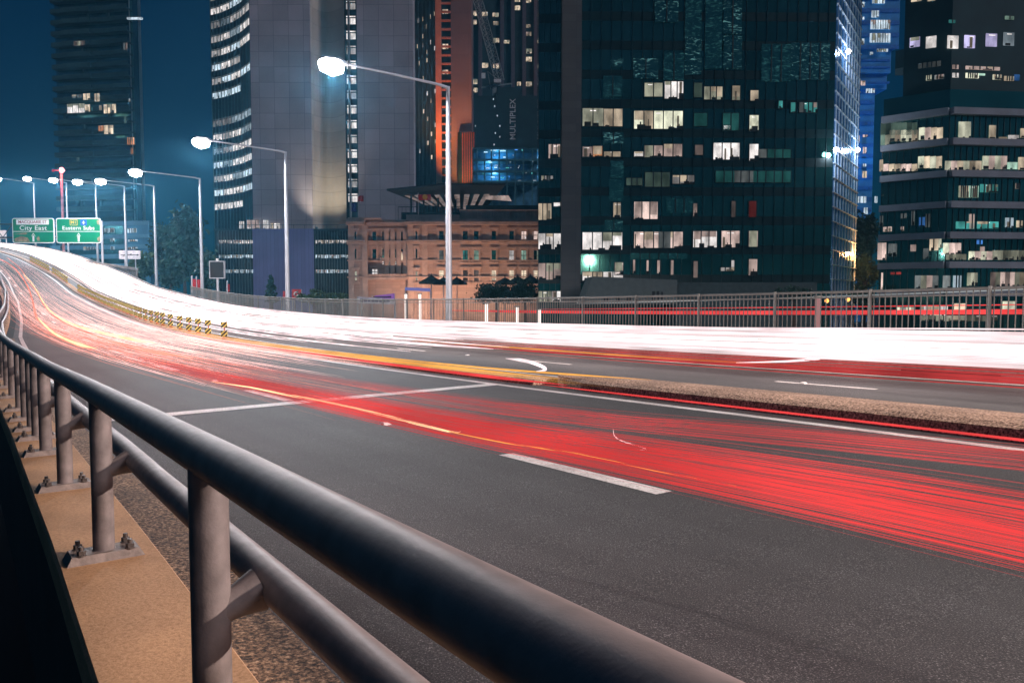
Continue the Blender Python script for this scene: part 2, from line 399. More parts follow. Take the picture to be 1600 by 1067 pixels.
# ------------------------------------------------------------------ far parapet and its bar fence
pm = MB()
band(pm, trange(-14, 150, 1), [(15.5,-.3),(16.0,-.3),(15.95,.74),(15.92,.78),(15.58,.78),(15.55,.74)])
par = tag(pm.build('concrete_parapet', M['parapet']), 'long concrete parapet under the bar fence on the far side of the road', 'parapet')
dm = MB(); dr = pix_road(1530, 579, .1); dm.tube([P(dr[0]-.9,15.47,.1), P(dr[0]+.9,15.47,.1)], .075, 4, 0)
dm.build('drain_slot', M['joint'], par)
fen = thing('bar_fence', P(10, 15.75, .78), 'grey metal fence of thin upright bars along the far side of the road', 'fence')
FB = trange(-12, 70, 2.4)
hgt = lambda t: .92 if t < 30 else max(.75, .92-.006*(t-30))
for k in range(len(FB)-1):
    a, b = FB[k], FB[k+1]; H = hgt(a)
    pm = MB(); n = 19
    for j in range(n):
        t = a+(b-a)*(j+.5)/n
        pm.tube([P(t,15.75,.86), P(t,15.75,.76+H)], .012, 5, 0)
    for hh in (.86, .76+H-.10):
        pm.tube([P(a,15.75,hh), P((a+b)/2,15.75,hh), P(b,15.75,hh)], .02, 4, 0)
    pm.tube([P(a,15.75,.78+H), P((a+b)/2,15.75,.78+H), P(b,15.75,.78+H)], .027, 6, 0)
    pm.build('bar_panel', M['fence'], fen)
    pp = MB(); pp.tube([P(a,15.72,.77), P(a,15.72,.82+H)], .032, 6, 0); pp.tube([P(a,15.72,.77), P(a,15.72,.80)], .09, 6, 0)
    pp.build('post', M['fence'], fen)

# ------------------------------------------------------------------ near railing
rl = thing('bridge_railing', P(2.3, .64, .2), 'heavy round two-rail metal railing bolted to the sandy kerb at the near side', 'railing')
np_ = lambda t: left_n(t)-.72
top_h = lambda t: 1.127-.0315*t-zf(t) if t < 8 else 1.127-.252-zf(8)
low_h = lambda t: float(np.interp(t, [0,5,112], [.63,.64,.60]))
def t_at_px(px, nf):
    c = np.arange(.5, 40, .02); best = min(c, key=lambda t: abs((lambda q: 800+FPX*q.x/max(q.y*math.cos(PITCH)-(q.z-CZ)*math.sin(PITCH), .05)-px)(P(t, nf(t), .5))))
    return float(best)
rts = trange(-5, 112, .6)
b = MB(); b.tube([P(t, np_(t), top_h(t)) for t in rts], .059, 28, 0); b.build('top_rail', M['rail'], rl, smooth=True)
b = MB(); b.tube([P(t, np_(t)+np.interp(t,[0,4],[.21,.165]), low_h(t)) for t in rts], .056, 24, 0); b.build('lower_rail', M['rail'], rl, smooth=True)
posts = [.2]+[t_at_px(x, np_) for x in (331,160,100,70,57,49,39,30)]; posts += [posts[-1]+1.9*(k+1) for k in range(48)]; print('POSTS', [round(q,2) for q in posts[:12]])
for k, t in enumerate(posts):
    near = k < 16
    n0 = np_(t); a = ang(t)
    du = Vector((-math.sin(a), math.cos(a), 0)); dn = Vector((math.cos(a), math.sin(a), 0)); c = P(t, n0, .14); uz = Vector((0,0,1))
    p = MB(); p.tube([c+uz*.02, c+uz*.45, c+uz*(top_h(t)-.15)], .053, 26 if near else 10, 0)
    po = p.build('post', M['post'], rl, smooth=True)
    pl = MB()
    bo = [c+du*sx_*.095+dn*sy_*.19 for sx_, sy_ in ((-1,-1),(1,-1),(1,1),(-1,1))]
    to = [c+du*sx_*.078+dn*sy_*.16+uz*.045 for sx_, sy_ in ((-1,-1),(1,-1),(1,1),(-1,1))]
    pl.hexa([q-uz*.01 for q in bo]+to, 0)
    pl.build('base_plate', M['plate'], po)
    br = MB()
    pts = [c+dn*.03+uz*(low_h(t)-.175), c+dn*.07+uz*(low_h(t)-.165), c+dn*.10+uz*(low_h(t)-.155), c+dn*.135+uz*(low_h(t)-.145)]
    br.tube(pts, [.043,.046,.054,.064], 20 if near else 8, 0)
    br.build('bracket', M['post'], po, smooth=True)
    if near:
        wl = MB(); wl.tube([c+uz*.034, c+uz*.048], [.068,.054], 22, 0); wl.build('weld_collar', M['post'], po, smooth=True)
        for sx_, sy_ in ((-1,-1),(1,-1),(1,1),(-1,1)):
            q = c+uz*.01+du*sx_*.062+dn*sy_*.115
            bm_ = MB(); bm_.tube([q+uz*.033, q+uz*.04], .026, 14, 0); bm_.tube([q+uz*.038, q+uz*.062], .021, 6, 0); bm_.tube([q+uz*.06, q+uz*.083], .012, 10, 0)
            bm_.build('bolt', M['bolt'], po)

# ------------------------------------------------------------------ striped hazard markers along the median
def board_mesh(mb, z0):
    """one marker plate .25 x .25 facing -y with diagonal stripes of real plate pieces"""
    mb.box(-.125,.125,-.004,.012,z0+.01,z0+.24,0)
    hw = .125
    def clip(c0, c1):   # band c0 < x+z' < c1 inside the square, z' from -.125..125
        poly = [(-hw,-hw),(hw,-hw),(hw,hw),(-hw,hw)]
        for s_, c in ((1,c0),(-1,-c1)):
            out = []
            for i in range(len(poly)):
                A, B = poly[i], poly[(i+1) % len(poly)]
                fa, fb = s_*(A[1]-A[0])-c if s_ == 1 else -(A[1]-A[0])-c, s_*(B[1]-B[0])-c if s_ == 1 else -(B[1]-B[0])-c
                if fa >= 0: out.append(A)
                if fa*fb < 0:
                    q = fa/(fa-fb); out.append((A[0]+(B[0]-A[0])*q, A[1]+(B[1]-A[1])*q))
            poly = out
            if not poly: return []
        return poly
    for c0 in (-.22, -.04, .14):
        pl = clip(c0, c0+.085)
        if len(pl) > 2: mb.poly([(x, -.008, z0+.125+z) for x, z in pl], 1)
def make_marker():
    root = thing('hazard_marker', (0,0,0), '', '')
    p = MB(); p.tube([(0,.03,.03),(0,.03,.66)], .022, 8, 0); p.build('stem', M['board_red'], root, local=True)
    p = MB(); p.tube([(0,.03,0),(0,.03,.03),(0,.03,.10)], [.10,.09,.035], 12, 0); p.build('foot', M['board_red'], root, local=True)
    for z0 in (.10, .46):
        p = MB(); board_mesh(p, z0); p.build('striped_plate', [M['board_y'], M['board_k']], root, local=True)
    return root
mpx = [350,325,309.5,295,281,266.5,254,245,236,227,219,212,205,199,193,187,181,175,169.5,164,159,154,149,144,139.5,135,130.5,126.5,123, 104,100.5,97,93.5,90,86.5,83, 75,72,69,66,63,60,57,54,51,48]
_mt = np.arange(28, 130, .1); _mp = np.array([(lambda q: 800+FPX*q.x/(q.y*math.cos(PITCH)-(q.z-CZ)*math.sin(PITCH)))(P(t, 9.2, .3)) for t in _mt])
mt = [float(_mt[int(np.argmin(abs(_mp-x)))]) for x in mpx]
mlab = {0: 'yellow and black striped marker standing apart at the right end of the median row',
        1: 'second striped marker from the right end of the median row', 2: 'third striped marker from the right end of the median row',
        3: 'fourth striped marker from the right end of the median row', 4: 'fifth striped marker from the right end of the median row',
        5: 'sixth striped marker from the right end of the median row'}
mk0 = make_marker()
for k, t in enumerate(mt):
    o = mk0 if k == 0 else copy_tree(mk0)
    o.scale = (1.08,1.08,1.0); o.location = P(t, 9.2, .085); o.rotation_euler = (0, 0, -.02+.45*0+random.uniform(-.08,.08))
    lab = mlab.get(k) or ('striped marker close packed in the long middle run of the median row' if k < 29 else
                          'small striped marker in the short broken run beyond the gap' if k < 36 else 'tiny striped marker at the far orange end of the median row')
    tag(o, lab, 'hazard marker', 'striped hazard markers along the median')

# road studs on the lane line
for i, (t, n) in enumerate([(8.9,4.5),(16.6,4.5),(24.5,4.5),(8.6,12.75),(20.2,12.7)]):
    q = P(t, n); s_ = MB(); a = .055
    s_.hexa([(-a,-a,0),(a,-a,0),(a,a,0),(-a,a,0),(-a*.6,-a*.6,.025),(a*.6,-a*.6,.025),(a*.6,a*.6,.025),(-a*.6,a*.6,.025)])
    o = s_.build('road_stud', M['sign_white'], None, local=True); o.location = q+Vector((0,0,.004)); o.rotation_euler = (0,0,ang(t))
    tag(o, ['white road stud on the near lane line just past the dash nearest the camera','white road stud on the near lane line beyond the stop line',
            'white road stud farthest along the near lane line','white road stud on the far carriageway at the right','white road stud on the far carriageway left of the island nose'][i], 'road stud', 'road studs')

# ------------------------------------------------------------------ street lamps
M['lamp_on'] = emat('lamp_bowl_lit', (1.0,.93,.93), 60, False)
def make_lamp(H=10.9, L=5.1, power=10500, col=(.92,.94,1.0)):
    """pole at the origin, arm towards -x"""
    root = thing('street_lamp', (0,0,0), '', '')
    p = MB(); p.tube([(0,0,0),(0,0,.5),(0,0,H*.6),(0,0,H)], [.16,.15,.115,.085], 12, 0); p.build('pole', M['lamp_pole'], root, smooth=True, local=True)
    p = MB(); p.tube([(0,0,0),(0,0,.06)], .26, 4, 0); p.tube([(0,0,.05),(0,0,.55)], .19, 10, 0); p.build('base', M['lamp_pole'], root, local=True)
    p = MB(); p.tube([(.02,0,H-.06),(-.4,0,H+.02),(-L*.5,0,H+.12),(-L+.5,0,H+.2)], [.07,.06,.05,.04], 8, 0); p.build('arm', M['lamp_pole'], root, smooth=True, local=True)
    h = MB(); z = H+.2
    h.tube([(-L+.62,0,z),(-L+.3,0,z+.03),(-L-.35,0,z+.03),(-L-.5,0,z)], [.06,.17,.17,.05], 10, 0)
    hd = h.build('lamp_head', M['lamp_pole'], root, smooth=True, local=True)
    bw = MB(); bw.tube([(-L-.55,0,z-.06),(-L-.4,0,z-.14),(-L,0,z-.20),(-L+.3,0,z-.14),(-L+.42,0,z-.06)], [.08,.27,.34,.27,.08], 12, 0)
    bw.build('lit_bowl', M['lamp_on'], hd, smooth=True, local=True)
    ld = bpy.data.lights.new('lamp_light', 'SPOT'); ld.energy = power; ld.color = col; ld.shadow_soft_size = .2; ld.spot_size = math.radians(178); ld.spot_blend = .12
    lo = bpy.data.objects.new('lamp_light', ld); COL.objects.link(lo); lo.parent = root; lo.location = (-L, 0, z-.5)
    return root
lt = [29.7, 50.8, 73.4, 93, 107.6, 121, 134, 147, 160, 172]
ll = ['tallest grey street lamp in front of the sandstone building, its lamp the largest glare',
      'grey street lamp whose pole stands before the blue lilac wall', 'grey street lamp beside the red flags with dark trees behind',
      'street lamp whose pole stands right of the white direction board', 'street lamp rising behind the white direction board',
      'street lamp left of the white direction board by the pale balustrade', 'small street lamp over the green sign with the aeroplane badge',
      'small far street lamp above the gap between the two green signs', 'tiny far street lamp above the left green sign', 'farthest street lamp at the left edge over the bend']
lp0 = make_lamp()
for k, t in enumerate(lt):
    o = lp0 if k == 0 else copy_tree(lp0)
    o.location = P(t, 17.5, -.1 if k else -.25); o.rotation_euler = (0,0,ang(t))
    tag(o, ll[k], 'street lamp', 'street lamps along the far side of the road')
o = copy_tree(lp0); o.location = P(-13, 23.5, -.3); o.rotation_euler = (0,0,ang(-13))
tag(o, 'street lamp standing beside the road behind the viewpoint', 'street lamp', 'street lamps along the far side of the road')
for ch in o.children:
    if ch.type == 'LIGHT':
        ch.data = ch.data.copy(); ch.data.energy = 80000; ch.data.color = (1.0,.80,.71)

# low lit posts behind the fence
M['tube_on'] = emat('lit_tube', (1.0,.86,.80), 1.6, False)
for i, (px, y0) in enumerate([(634.5,458),(656,458),(760,473),(808,478),(842,482),(1277,462)]):
    rr = ray(px, 490); best = None
    for Y in np.arange(10, 60, .05):
        t, n = inv(rr[0]/rr[1]*Y, Y)
        if best is None or abs(n-16.6) < best[0]: best = (abs(n-16.6), Y, t)
    Y, t = best[1], best[2]; zt = at(px, y0, Y).z; c = P(t, 16.6, 0)
    o = thing('light_post', (c.x, c.y, c.z-.2), ['glowing light post left of the pair before the sandstone building','glowing light post right of the pair before the sandstone building',
        'glowing light post just right of the tallest lamp pole','short glowing light post midway between the lamp pole and dark tower','short glowing light post at the left corner of the dark tower','dim pinkish light post behind the fence near the blue glass corner'][i], 'light post', 'light posts behind the fence')
    b = MB(); b.tube([(c.x,c.y,c.z-.25),(c.x,c.y,zt-1.15)], .06, 8); b.build('stand', M['fence'], o)
    b = MB(); b.tube([(c.x,c.y,zt-1.15),(c.x,c.y,zt-.05)], .06, 10); b.build('lit_tube', M['tube_on'] if i < 5 else emat('lit_tube_dim',(1,.5,.5),.35,False), o, smooth=True)
    b = MB(); b.tube([(c.x,c.y,zt-.05),(c.x,c.y,zt)], .10, 10); b.build('cap', M['fence'], o)

# ------------------------------------------------------------------ lights of the passing traffic
TR = {'white': emat('headlight_white', (1.0,.79,.73), 4.6, True, .5, .35), 'mid': emat('headlight_mid', (1.0,.80,.81), 1.1, True, .35, .35), 'soft': emat('headlight_soft', (1.0,.78,.80), 1.5, False, .4, .5),
      'pink': emat('pink_light', (1.0,.56,.50), 2.0, False, .3, .5), 'red': emat('tail_light_red', (1.0,.075,.075), .92, True, .35, .6),
      'redsoft': emat('soft_red_wash', (1.0,.09,.09), .55, False, .4, .6), 'coral': emat('tail_light_coral', (1.0,.30,.22), 1.3, True, .3, .5),
      'orange': emat('indicator_orange', (1.0,.46,.10), 1.0, True, .3, .4), 'yellow': emat('warm_yellow_light', (1.0,.70,.38), 1.7, False, .3, .4),
      'thin': emat('faint_white_light', (.75,.80,.80), .55, False, .4, .4)}
def smooth_path(pts, st=1.2):
    """Catmull-Rom through (t,n,h) points"""
    pts = [np.array(p, float) for p in pts]; out = []
    q = [2*pts[0]-pts[1]]+pts+[2*pts[-1]-pts[-2]]
    for i in range(1, len(q)-2):
        a, b_, c, d = q[i-1], q[i], q[i+1], q[i+2]
        m = max(2, int(abs(c[0]-b_[0])/st)+1)
        for k in range(m):
            s = k/m
            out.append(.5*((2*b_)+(-a+c)*s+(2*a-5*b_+4*c-d)*s*s+(-a+3*b_-3*c+d)*s**3))
    out.append(pts[-1]); return out
def add_trail(mb, pts, r, seg=5, taper=(1,1), st=1.2, mi=0, flat=1.0):
    pa = smooth_path(pts, st); n = len(pa)
    rad = []
    for k in range(n):
        f = 1.0
        if taper[0] and k < 3: f *= (k+.3)/3.3
        if taper[1] and n-1-k < 3: f *= (n-1-k+.3)/3.3
        rad.append(r*f)
    mb.tube([P(p[0], p[1], p[2]) for p in pa], rad, seg, mi, True, flat)
def pixtrail(pxs, h): return [(*pix_road(x, y, h), h) for x, y in pxs]
# the merged band of headlights on the far carriageway
hb = MB()
for k in range(26):                       # the outer lane: solid from edge to edge
    n = random.choice([12.9, 14.6]) + random.gauss(0, .36); h = random.uniform(.57, .80)
    a = random.uniform(-18, -6) ; b_ = random.uniform(110, 165)
    add_trail(hb, [(a,n,h),(20,n+random.gauss(0,.12),h),(60,n+random.gauss(0,.15),h),(b_,n,h)], random.uniform(.022,.05), 4, st=3)
for k in range(26):                       # the inner lane fades in left of the island
    n = random.choice([10.9, 12.2]) + random.gauss(0, .28); h = random.uniform(.5, .72)
    a = random.uniform(22, 40); b_ = random.uniform(110, 165)
    add_trail(hb, [(a,n,h),(55,n+random.gauss(0,.15),h),(b_,n,h)], random.uniform(.03,.06), 4, st=3)
tag(hb.build('headlight_streaks', TR['white']), 'dense white band of headlight streaks on the far carriageway', 'light streaks', kind='stuff')
hm_ = MB()
for k in range(40):
    n = random.uniform(10.3, 15.1); h = random.uniform(.40, .88); a = random.uniform(-16, 10) if n > 12.4 else random.uniform(18, 40)
    add_trail(hm_, [(a,n,h),(a+18,n+random.gauss(0,.1),h),(60,n+random.gauss(0,.2),h),(random.uniform(90,165),n,h)], random.uniform(.02,.05), 4, st=3)
tag(hm_.build('pale_headlight_streaks', TR['mid']), 'paler rosy headlight streaks woven through the white band', 'light streaks', kind='stuff')
om = MB()
for k in range(34):
    n = random.uniform(8.85, 9.5); h = random.uniform(.08,.16); a = random.uniform(9,16)
    add_trail(om, [(a,n+.1,h),(22,n,h),(random.uniform(30,60),n,h*.8)], random.uniform(.002,.008), 3, st=2)
tag(om.build('orange_light_streaks', TR['orange']), 'soft orange streaks over the median strip left of the island nose', 'light streaks', kind='stuff')
fr = MB()
for k in range(22):
    n = random.uniform(13.6, 15.4); h = random.uniform(.06,.34); add_trail(fr, [(random.uniform(-14,-8),n,h),(8,n,h),(random.uniform(14,30),n+random.gauss(0,.1),h)], random.uniform(.004,.014), 3, st=3)
tag(fr.build('added_red_wash_streaks', TR['redsoft']), 'soft red wash of added low streaks before the far parapet under the white band', 'light streaks', kind='stuff')  # glowing ribbons added as the red light on the parapet foot
hs = MB()
for k in range(26):
    n = random.uniform(10.4, 15.0); h = random.uniform(.15, .45)
    a = random.uniform(20, 34); add_trail(hs, [(a,n,h),(60,n,h),(random.uniform(90,150),n,h)], random.uniform(.03,.05), 4, st=3)
for k in range(10):
    n = random.uniform(13.6, 14.9); h = random.uniform(.80, .92)
    add_trail(hs, [(random.uniform(-16,-4),n,h),(20,n,h),(random.uniform(50,120),n,h)], random.uniform(.015,.03), 4, st=3)
for k in range(26):
    n = random.uniform(13.0, 14.9); h = random.uniform(.46, .58); add_trail(hs, [(random.uniform(-16,-8),n,h),(10,n,h),(random.uniform(24,60),n,h)], random.uniform(.006,.018), 3, st=3)
tag(hs.build('soft_headlight_streaks', TR['soft']), 'soft pink headlight streaks below and above the white band', 'light streaks', kind='stuff')
# tail lights of the near carriageway
rs = MB()
for k in range(410):
    c, sg = random.choice([(2.42,.04),(2.47,.05),(2.55,.06),(2.6,.08),(2.72,.08),(2.8,.09),(3.0,.08)]*2+[(3.80,.02),(3.97,.015)]); n = min(4.08, c+random.gauss(0,sg)); h = random.uniform(.70,.80)
    g_ = lambda t: 2.44-.05*max(0,t-1.5)*(t < 6)-.2*(t >= 6)+(n-2.44)*float(np.interp(t, [-8,1.5,4,10], [1.9,1.0,.60,.5]))
    a = random.choice([-6,-6,-6,random.uniform(-1,2)]); e = random.uniform(4, 15)
    add_trail(rs, [(t, g_(t), h) for t in (a, a*.4+.6, 1.5, 3, 4.5, e+1)], random.uniform(.00025,.0007), 3, st=2)
tag(rs.build('tail_light_streaks', TR['red']), 'many fine red tail light streaks fanning over the near lane at the right', 'light streaks', kind='stuff')
rs = MB()
for k in range(210):
    n = random.uniform(2.15, 3.2)+random.gauss(0,.05); h = random.uniform(.62,.80); a = random.uniform(4, 20)
    add_trail(rs, [(a,n,h),(a+12,n+random.gauss(.1,.1),h),(random.uniform(34,75),n+random.gauss(.4,.35),h)], random.uniform(.0005,.0018), 3, st=2)
tag(rs.build('coral_light_streaks', TR['coral']), 'fine coral tail light streaks over the near lanes beyond the stop line', 'light streaks', kind='stuff')
rs = MB()
for k in range(340):
    n = random.uniform(2.6, 8.3); h = random.uniform(.3,.84) if n < 4.5 else random.uniform(.08,.34); a = random.uniform(8, 26) if n < 3.3 else random.uniform(14, 30)
    add_trail(rs, [(a,n,h),(a+15,n+random.gauss(0,.12),h),(random.uniform(50,125),n+random.gauss(0,.25),h)], random.uniform(.0012,.0045), 3, st=2)
tag(rs.build('pink_light_streaks', TR['pink']), 'fine pink light streaks filling the near lanes towards the bend', 'light streaks', kind='stuff')

def trail(name, pts, r, mat, label, seg=6, taper=(1,1), st=.8, flat=1.0):
    m = MB(); add_trail(m, pts, r, seg, taper, st, 0, flat)
    return tag(m.build(name, TR[mat], smooth=True), label, 'light streak', 'single light streaks')
trail('tail_light_streak', pixtrail([(330,597),(390,605),(450,617),(520,632),(600,650),(700,674),(720,678)], .75), .008, 'yellow', 'pale yellow streak crossing the stop line diagonally', st=.6)
trail('tail_light_streak', pixtrail([(690,671.5),(700,674),(790,693),(900,714),(1020,739),(1150,765)], .75), .003, 'orange', 'thin orange streak running on from the pale yellow one towards the right', st=.6)
trail('tail_light_streak', pixtrail([(152,545),(120,537),(87,522),(70,508),(57,495),(50,467),(42,446),(30,428),(8,409),(-20,398)], .75), .055, 'coral', 'thick coral streak curving nearest the left edge line and ending on bare asphalt')
trail('tail_light_streak', pixtrail([(152,545),(120,537),(87,522),(70,508),(58,495)], .79), .03, 'yellow', 'bright warm core along the lower end of the thick coral streak')
trail('tail_light_streak', pixtrail([(242,536),(200,529),(150,518),(105,503),(82,489),(66,470),(52,446),(36,428)], .75), .035, 'yellow', 'warm white streak ending short, just left of the marker row')
trail('tail_light_streak', pixtrail([(300,560),(200,541),(130,517),(90,498),(70,480),(56,455),(40,432),(10,402)], .75), .03, 'coral', 'coral streak running beside the dashed lane line to the bend')
trail('tail_light_streak', [(-8,8.80,.05),(4,8.82,.05),(11.5,8.80,.05)], .014, 'red', 'pure red streak for reflected light along the foot of the stone median island')  # red light reflected by the island face, added as a glowing tube
trail('tail_light_streak', [(10.5,8.75,.10),(16,8.72,.10),(30,8.75,.12),(33,8.78,.12)], .03, 'red', 'deep red streak low along the median strip left of the island nose')
trail('indicator_streak', [(9,9.25,.26),(14,9.15,.2),(22,9.15,.18),(33,9.15,.18),(60,9.15,.2),(120,9.2,.2)], .018, 'orange', 'orange streak lying along the top of the median strip')
trail('indicator_streak', [(-10,14.95,.12),(10,14.95,.12),(22,14.9,.12),(30,14.8,.12)], .022, 'orange', 'orange streak low along the far edge line')
trail('tail_light_streak', [(-12,15.3,.36),(2,15.3,.36),(14,15.3,.34),(22,15.25,.34)], .05, 'red', 'broad red streak directly under the white band at the right')
trail('tail_light_streak', [(-13,18.6,1.27),(0,18.6,1.25),(15,18.6,1.22),(32,18.6,1.2)], .055, 'red', 'level red streak seen through the bars of the far fence', st=2)
trail('tail_light_streak', [(-13,18.9,1.42),(0,18.9,1.40),(15,18.9,1.36),(26,18.9,1.3)], .012, 'red', 'thin red streak just above the level red streak behind the fence', st=2)
trail('headlight_streak', [(-10,19.5,2.0),(0,19.5,1.85),(12,19.4,1.65),(24,19,1.5)], .012, 'thin', 'hair thin pale streak slanting above the far fence at the right', st=2)
trail('headlight_streak', pixtrail([(790,560),(820,564),(845,572),(852,578),(838,580)], .3), .035, 'soft', 'hooked pale streak above the nose of the median island', st=.3)
trail('headlight_streak', pixtrail([(1345,540),(1320,551),(1290,559),(1230,565),(1150,567)], .3), .03, 'soft', 'pale streak swinging out of the white band at the right', st=.4)
trail('headlight_streak', [(-6,15.35,.98),(6,15.35,.96),(14,15.35,.88),(20,15.3,.8)], .014, 'soft', 'thin pale streak skimming the top edge of the white band', st=1)
trail('headlight_streak', [(18,12.2,.3),(24,12.1,.3),(40,12,.35)], .03, 'soft', 'pale pink streak along the middle of the far carriageway', st=1)
trail('headlight_streak', pixtrail([(958,672),(960,682),(972,690),(1000,698),(1010,703),(995,706)], .6), .003, 'soft', 'tiny looping pale scribble over the red streaks', st=.1)

# ------------------------------------------------------------------ city: facades
class Face:
    """a wall plane between two plan points (left to right as seen); d is metres in front of it"""
    def __init__(s, A, B):
        s.A = Vector((A[0],A[1],0)); s.B = Vector((B[0],B[1],0)); s.L = (s.B-s.A).length; s.t = (s.B-s.A)/s.L
        s.n = Vector((s.t.y, -s.t.x, 0))
    def uz(s, px, py):
        r = Vector(ray(px, py)); o = Vector((0,0,CZ)); k = (s.A-o).dot(s.n)/r.dot(s.n); p = o+r*k
        return (p-s.A).dot(s.t), p.z
    def p(s, u, z, d=0.0): q = s.A+s.t*u+s.n*d; return (q.x, q.y, z)
    def box(s, mb, u0, u1, z0, z1, d0, d1, mi=0):
        mb.hexa([s.p(u0,z0,d1), s.p(u1,z0,d1), s.p(u1,z0,d0), s.p(u0,z0,d0), s.p(u0,z1,d1), s.p(u1,z1,d1), s.p(u1,z1,d0), s.p(u0,z1,d0)], mi)
def plan(px, Y): q = at(px, 462, Y); return (q.x, q.y)
def window(face, px0, py0, px1, py1, mats, parent, mull=1, clutter=0, name='lit_window', d=.05, frame=.10, dark=0):
    """a lit room behind glass: pane, frame, mullions and the shapes of furniture against the light"""
    u0, z1 = face.uz(px0, py0); u1, z0 = face.uz(px1, py1)
    z1 = min(z1, face.uz(px1, py0)[1]) if False else z1
    mb = MB(); face.box(mb, u0, u1, z0, z1, .0, d, 0)
    if frame:
        for a, b in ((u0-frame, u0), (u1, u1+frame)): face.box(mb, a, b, z0-frame, z1+frame, 0, d+.10, 1)
        for a, b in ((z0-frame, z0), (z1, z1+frame)): face.box(mb, u0, u1, a, b, 0, d+.10, 1)
    for k in range(1, mull):
        q = u0+(u1-u0)*k/mull; face.box(mb, q-.06, q+.06, z0, z1, d+.003, d+.10, 1)
    W = u1-u0; H = z1-z0
    if W > .9 and clutter:
        for k in range(max(1, int(W/1.6))):       # ceiling lights and part-drawn blinds
            q = u0+W*(k+random.uniform(.1,.5))/max(1, int(W/1.6))
            if random.random() < .6: face.box(mb, q, min(u1, q+random.uniform(.4,.9)), z1-H*.16, z1-H*.10, d+.002, d+.012, 4)
        for k in range(mull):
            if random.random() < .38:
                a_, b_ = u0+W*k/mull+.06, u0+W*(k+1)/mull-.06; face.box(mb, a_, b_, z1-H*random.choice([.2,.35,.5,.75,1.0]), z1, d+.0025, d+.02, 5)
            if random.random() < .3:
                a_ = u0+W*(k+random.random()*.6)/mull; face.box(mb, a_, min(u1, a_+random.uniform(.12,.4)), z0, z0+H*random.uniform(.5,1.0), d+.0032, d+.024, 6)
    for k in range(random.randint(0, clutter+1) if clutter else 0):
        q = u0+W*random.uniform(.02,.92); ww = min(random.uniform(.2,1.1), u1-q); hh = H*random.choice([.07,.10,.14,.18,.25,.32])
        face.box(mb, q, q+ww, z0, z0+hh, d+.004+.002*k, d+.03+.002*k, 2)
        if random.random() < .35: face.box(mb, q+ww*.35, q+ww*.5, z0+hh, z0+hh*1.6, d+.004+.002*k, d+.03+.002*k, 2)
    if dark:
        q = u0+W*random.choice([0,1,2,3])/4; face.box(mb, q, min(u1, q+W*.25), z0, z1, d+.0035, d+.05, 3)
    ms = [mats, M['dark_metal'], M['silh'], wmat('grey', .18), wmat('white', 1.3), random.choice([wmat('pink',.38), wmat('cream',.30), wmat('warm',.45)]), wmat('warm', .12)]
    return mb.build(name, ms, parent)

# ---- curved office tower with blank concrete walls
tw = thing('office_tower', plan(480, 205)+(GZ,), 'tall tower with blank pinkish concrete walls and curved glass side with lit floor strips', 'tower')
top = 150
fl = [plan(338,216), plan(353,214), plan(368,211), plan(383,207), plan(397.5,201)]
wallL = [plan(398,200), plan(490,200)]
sc_ = [plan(490,200), plan(500,203), plan(516,205), plan(532,204), plan(543,202)]
gl2 = [plan(543,203), plan(562,203)]
wr = [plan(562,200), plan(648,200)]
def wall_run(name, pts, z0, z1, mat, parent, thick=4.0):
    mb = MB()
    for k in range(len(pts)-1):
        f = Face(pts[k], pts[k+1]); f.box(mb, 0, f.L, z0, z1, -thick, 0)
    return mb.build(name, mat, parent)
zb = at(480, 350, 200).z
wall_run('glass_wall', fl, GZ, top, M['glassB'], tw)
wall_run('concrete_wall', wallL, zb-2, top, M['tower_concrete'], tw)
mb = MB()
pts = []
for k in range(13):
    q = k/12; px = 490+53*q; Y = 200.3+5.0*math.sin(math.pi*q)**.8; pts.append(plan(px, Y))
for k in range(12):
    a, b = pts[k], pts[k+1]; mb.quad((a[0],a[1],zb-2),(b[0],b[1],zb-2),(b[0],b[1],top),(a[0],a[1],top))
back = [(p[0], p[1]+8) for p in pts]
mb.quad((*back[0],zb-2),(*back[-1],zb-2),(*back[-1],top),(*back[0],top))
mb.build('scooped_column', M['scoop'], tw)
wall_run('glass_strip', gl2, zb-2, top, M['glassB'], tw)
wall_run('concrete_wall', wr, GZ, top, M['tower_concrete'], tw)
# mullions on the curved glass
fs = [Face(fl[k], fl[k+1]) for k in range(4)]
mb = MB()
for f in fs:
    for k in range(3): f.box(mb, f.L*k/3-.06, f.L*k/3+.06, GZ, top, .003, .16)
mb.build('mullions', M['mullion'], tw)
zrow = at(340, 20, 216).z; zstep = (at(340,20,216).z-at(340,331,216).z)/14.33
for k in range(17):
    z = zrow+zstep*(2-k)
    if z < zb+1: continue
    kk = k-2
    if kk == 7: continue
    for j, f in enumerate(fs):
        bright = .95 if random.random() < .8 else .4
        if kk in (1, 8): bright = .18 if j < 2 else .45
        if kk == 4 and j == 3: continue
        if kk in (6, 14) and j == 3: continue
        mb = MB(); f.box(mb, .25, f.L-.18, z-.75, z+.75, 0, .06, 0)
        for q in range(random.randint(1, 4)):
            a = random.uniform(.3, f.L-.9); f.box(mb, a, a+random.uniform(.2,.5), z-.75, z-.75+random.uniform(.2,.7), .064, .09, 1)
        f.box(mb, .25, f.L-.18, z+1.02, z+1.10, 0, .07, 2)
        mb.build('lit_window', [wmat('white' if random.random() < .7 else 'ice', bright), M['silh'], wmat('grey', .5)], tw)
fg = Face(*gl2)
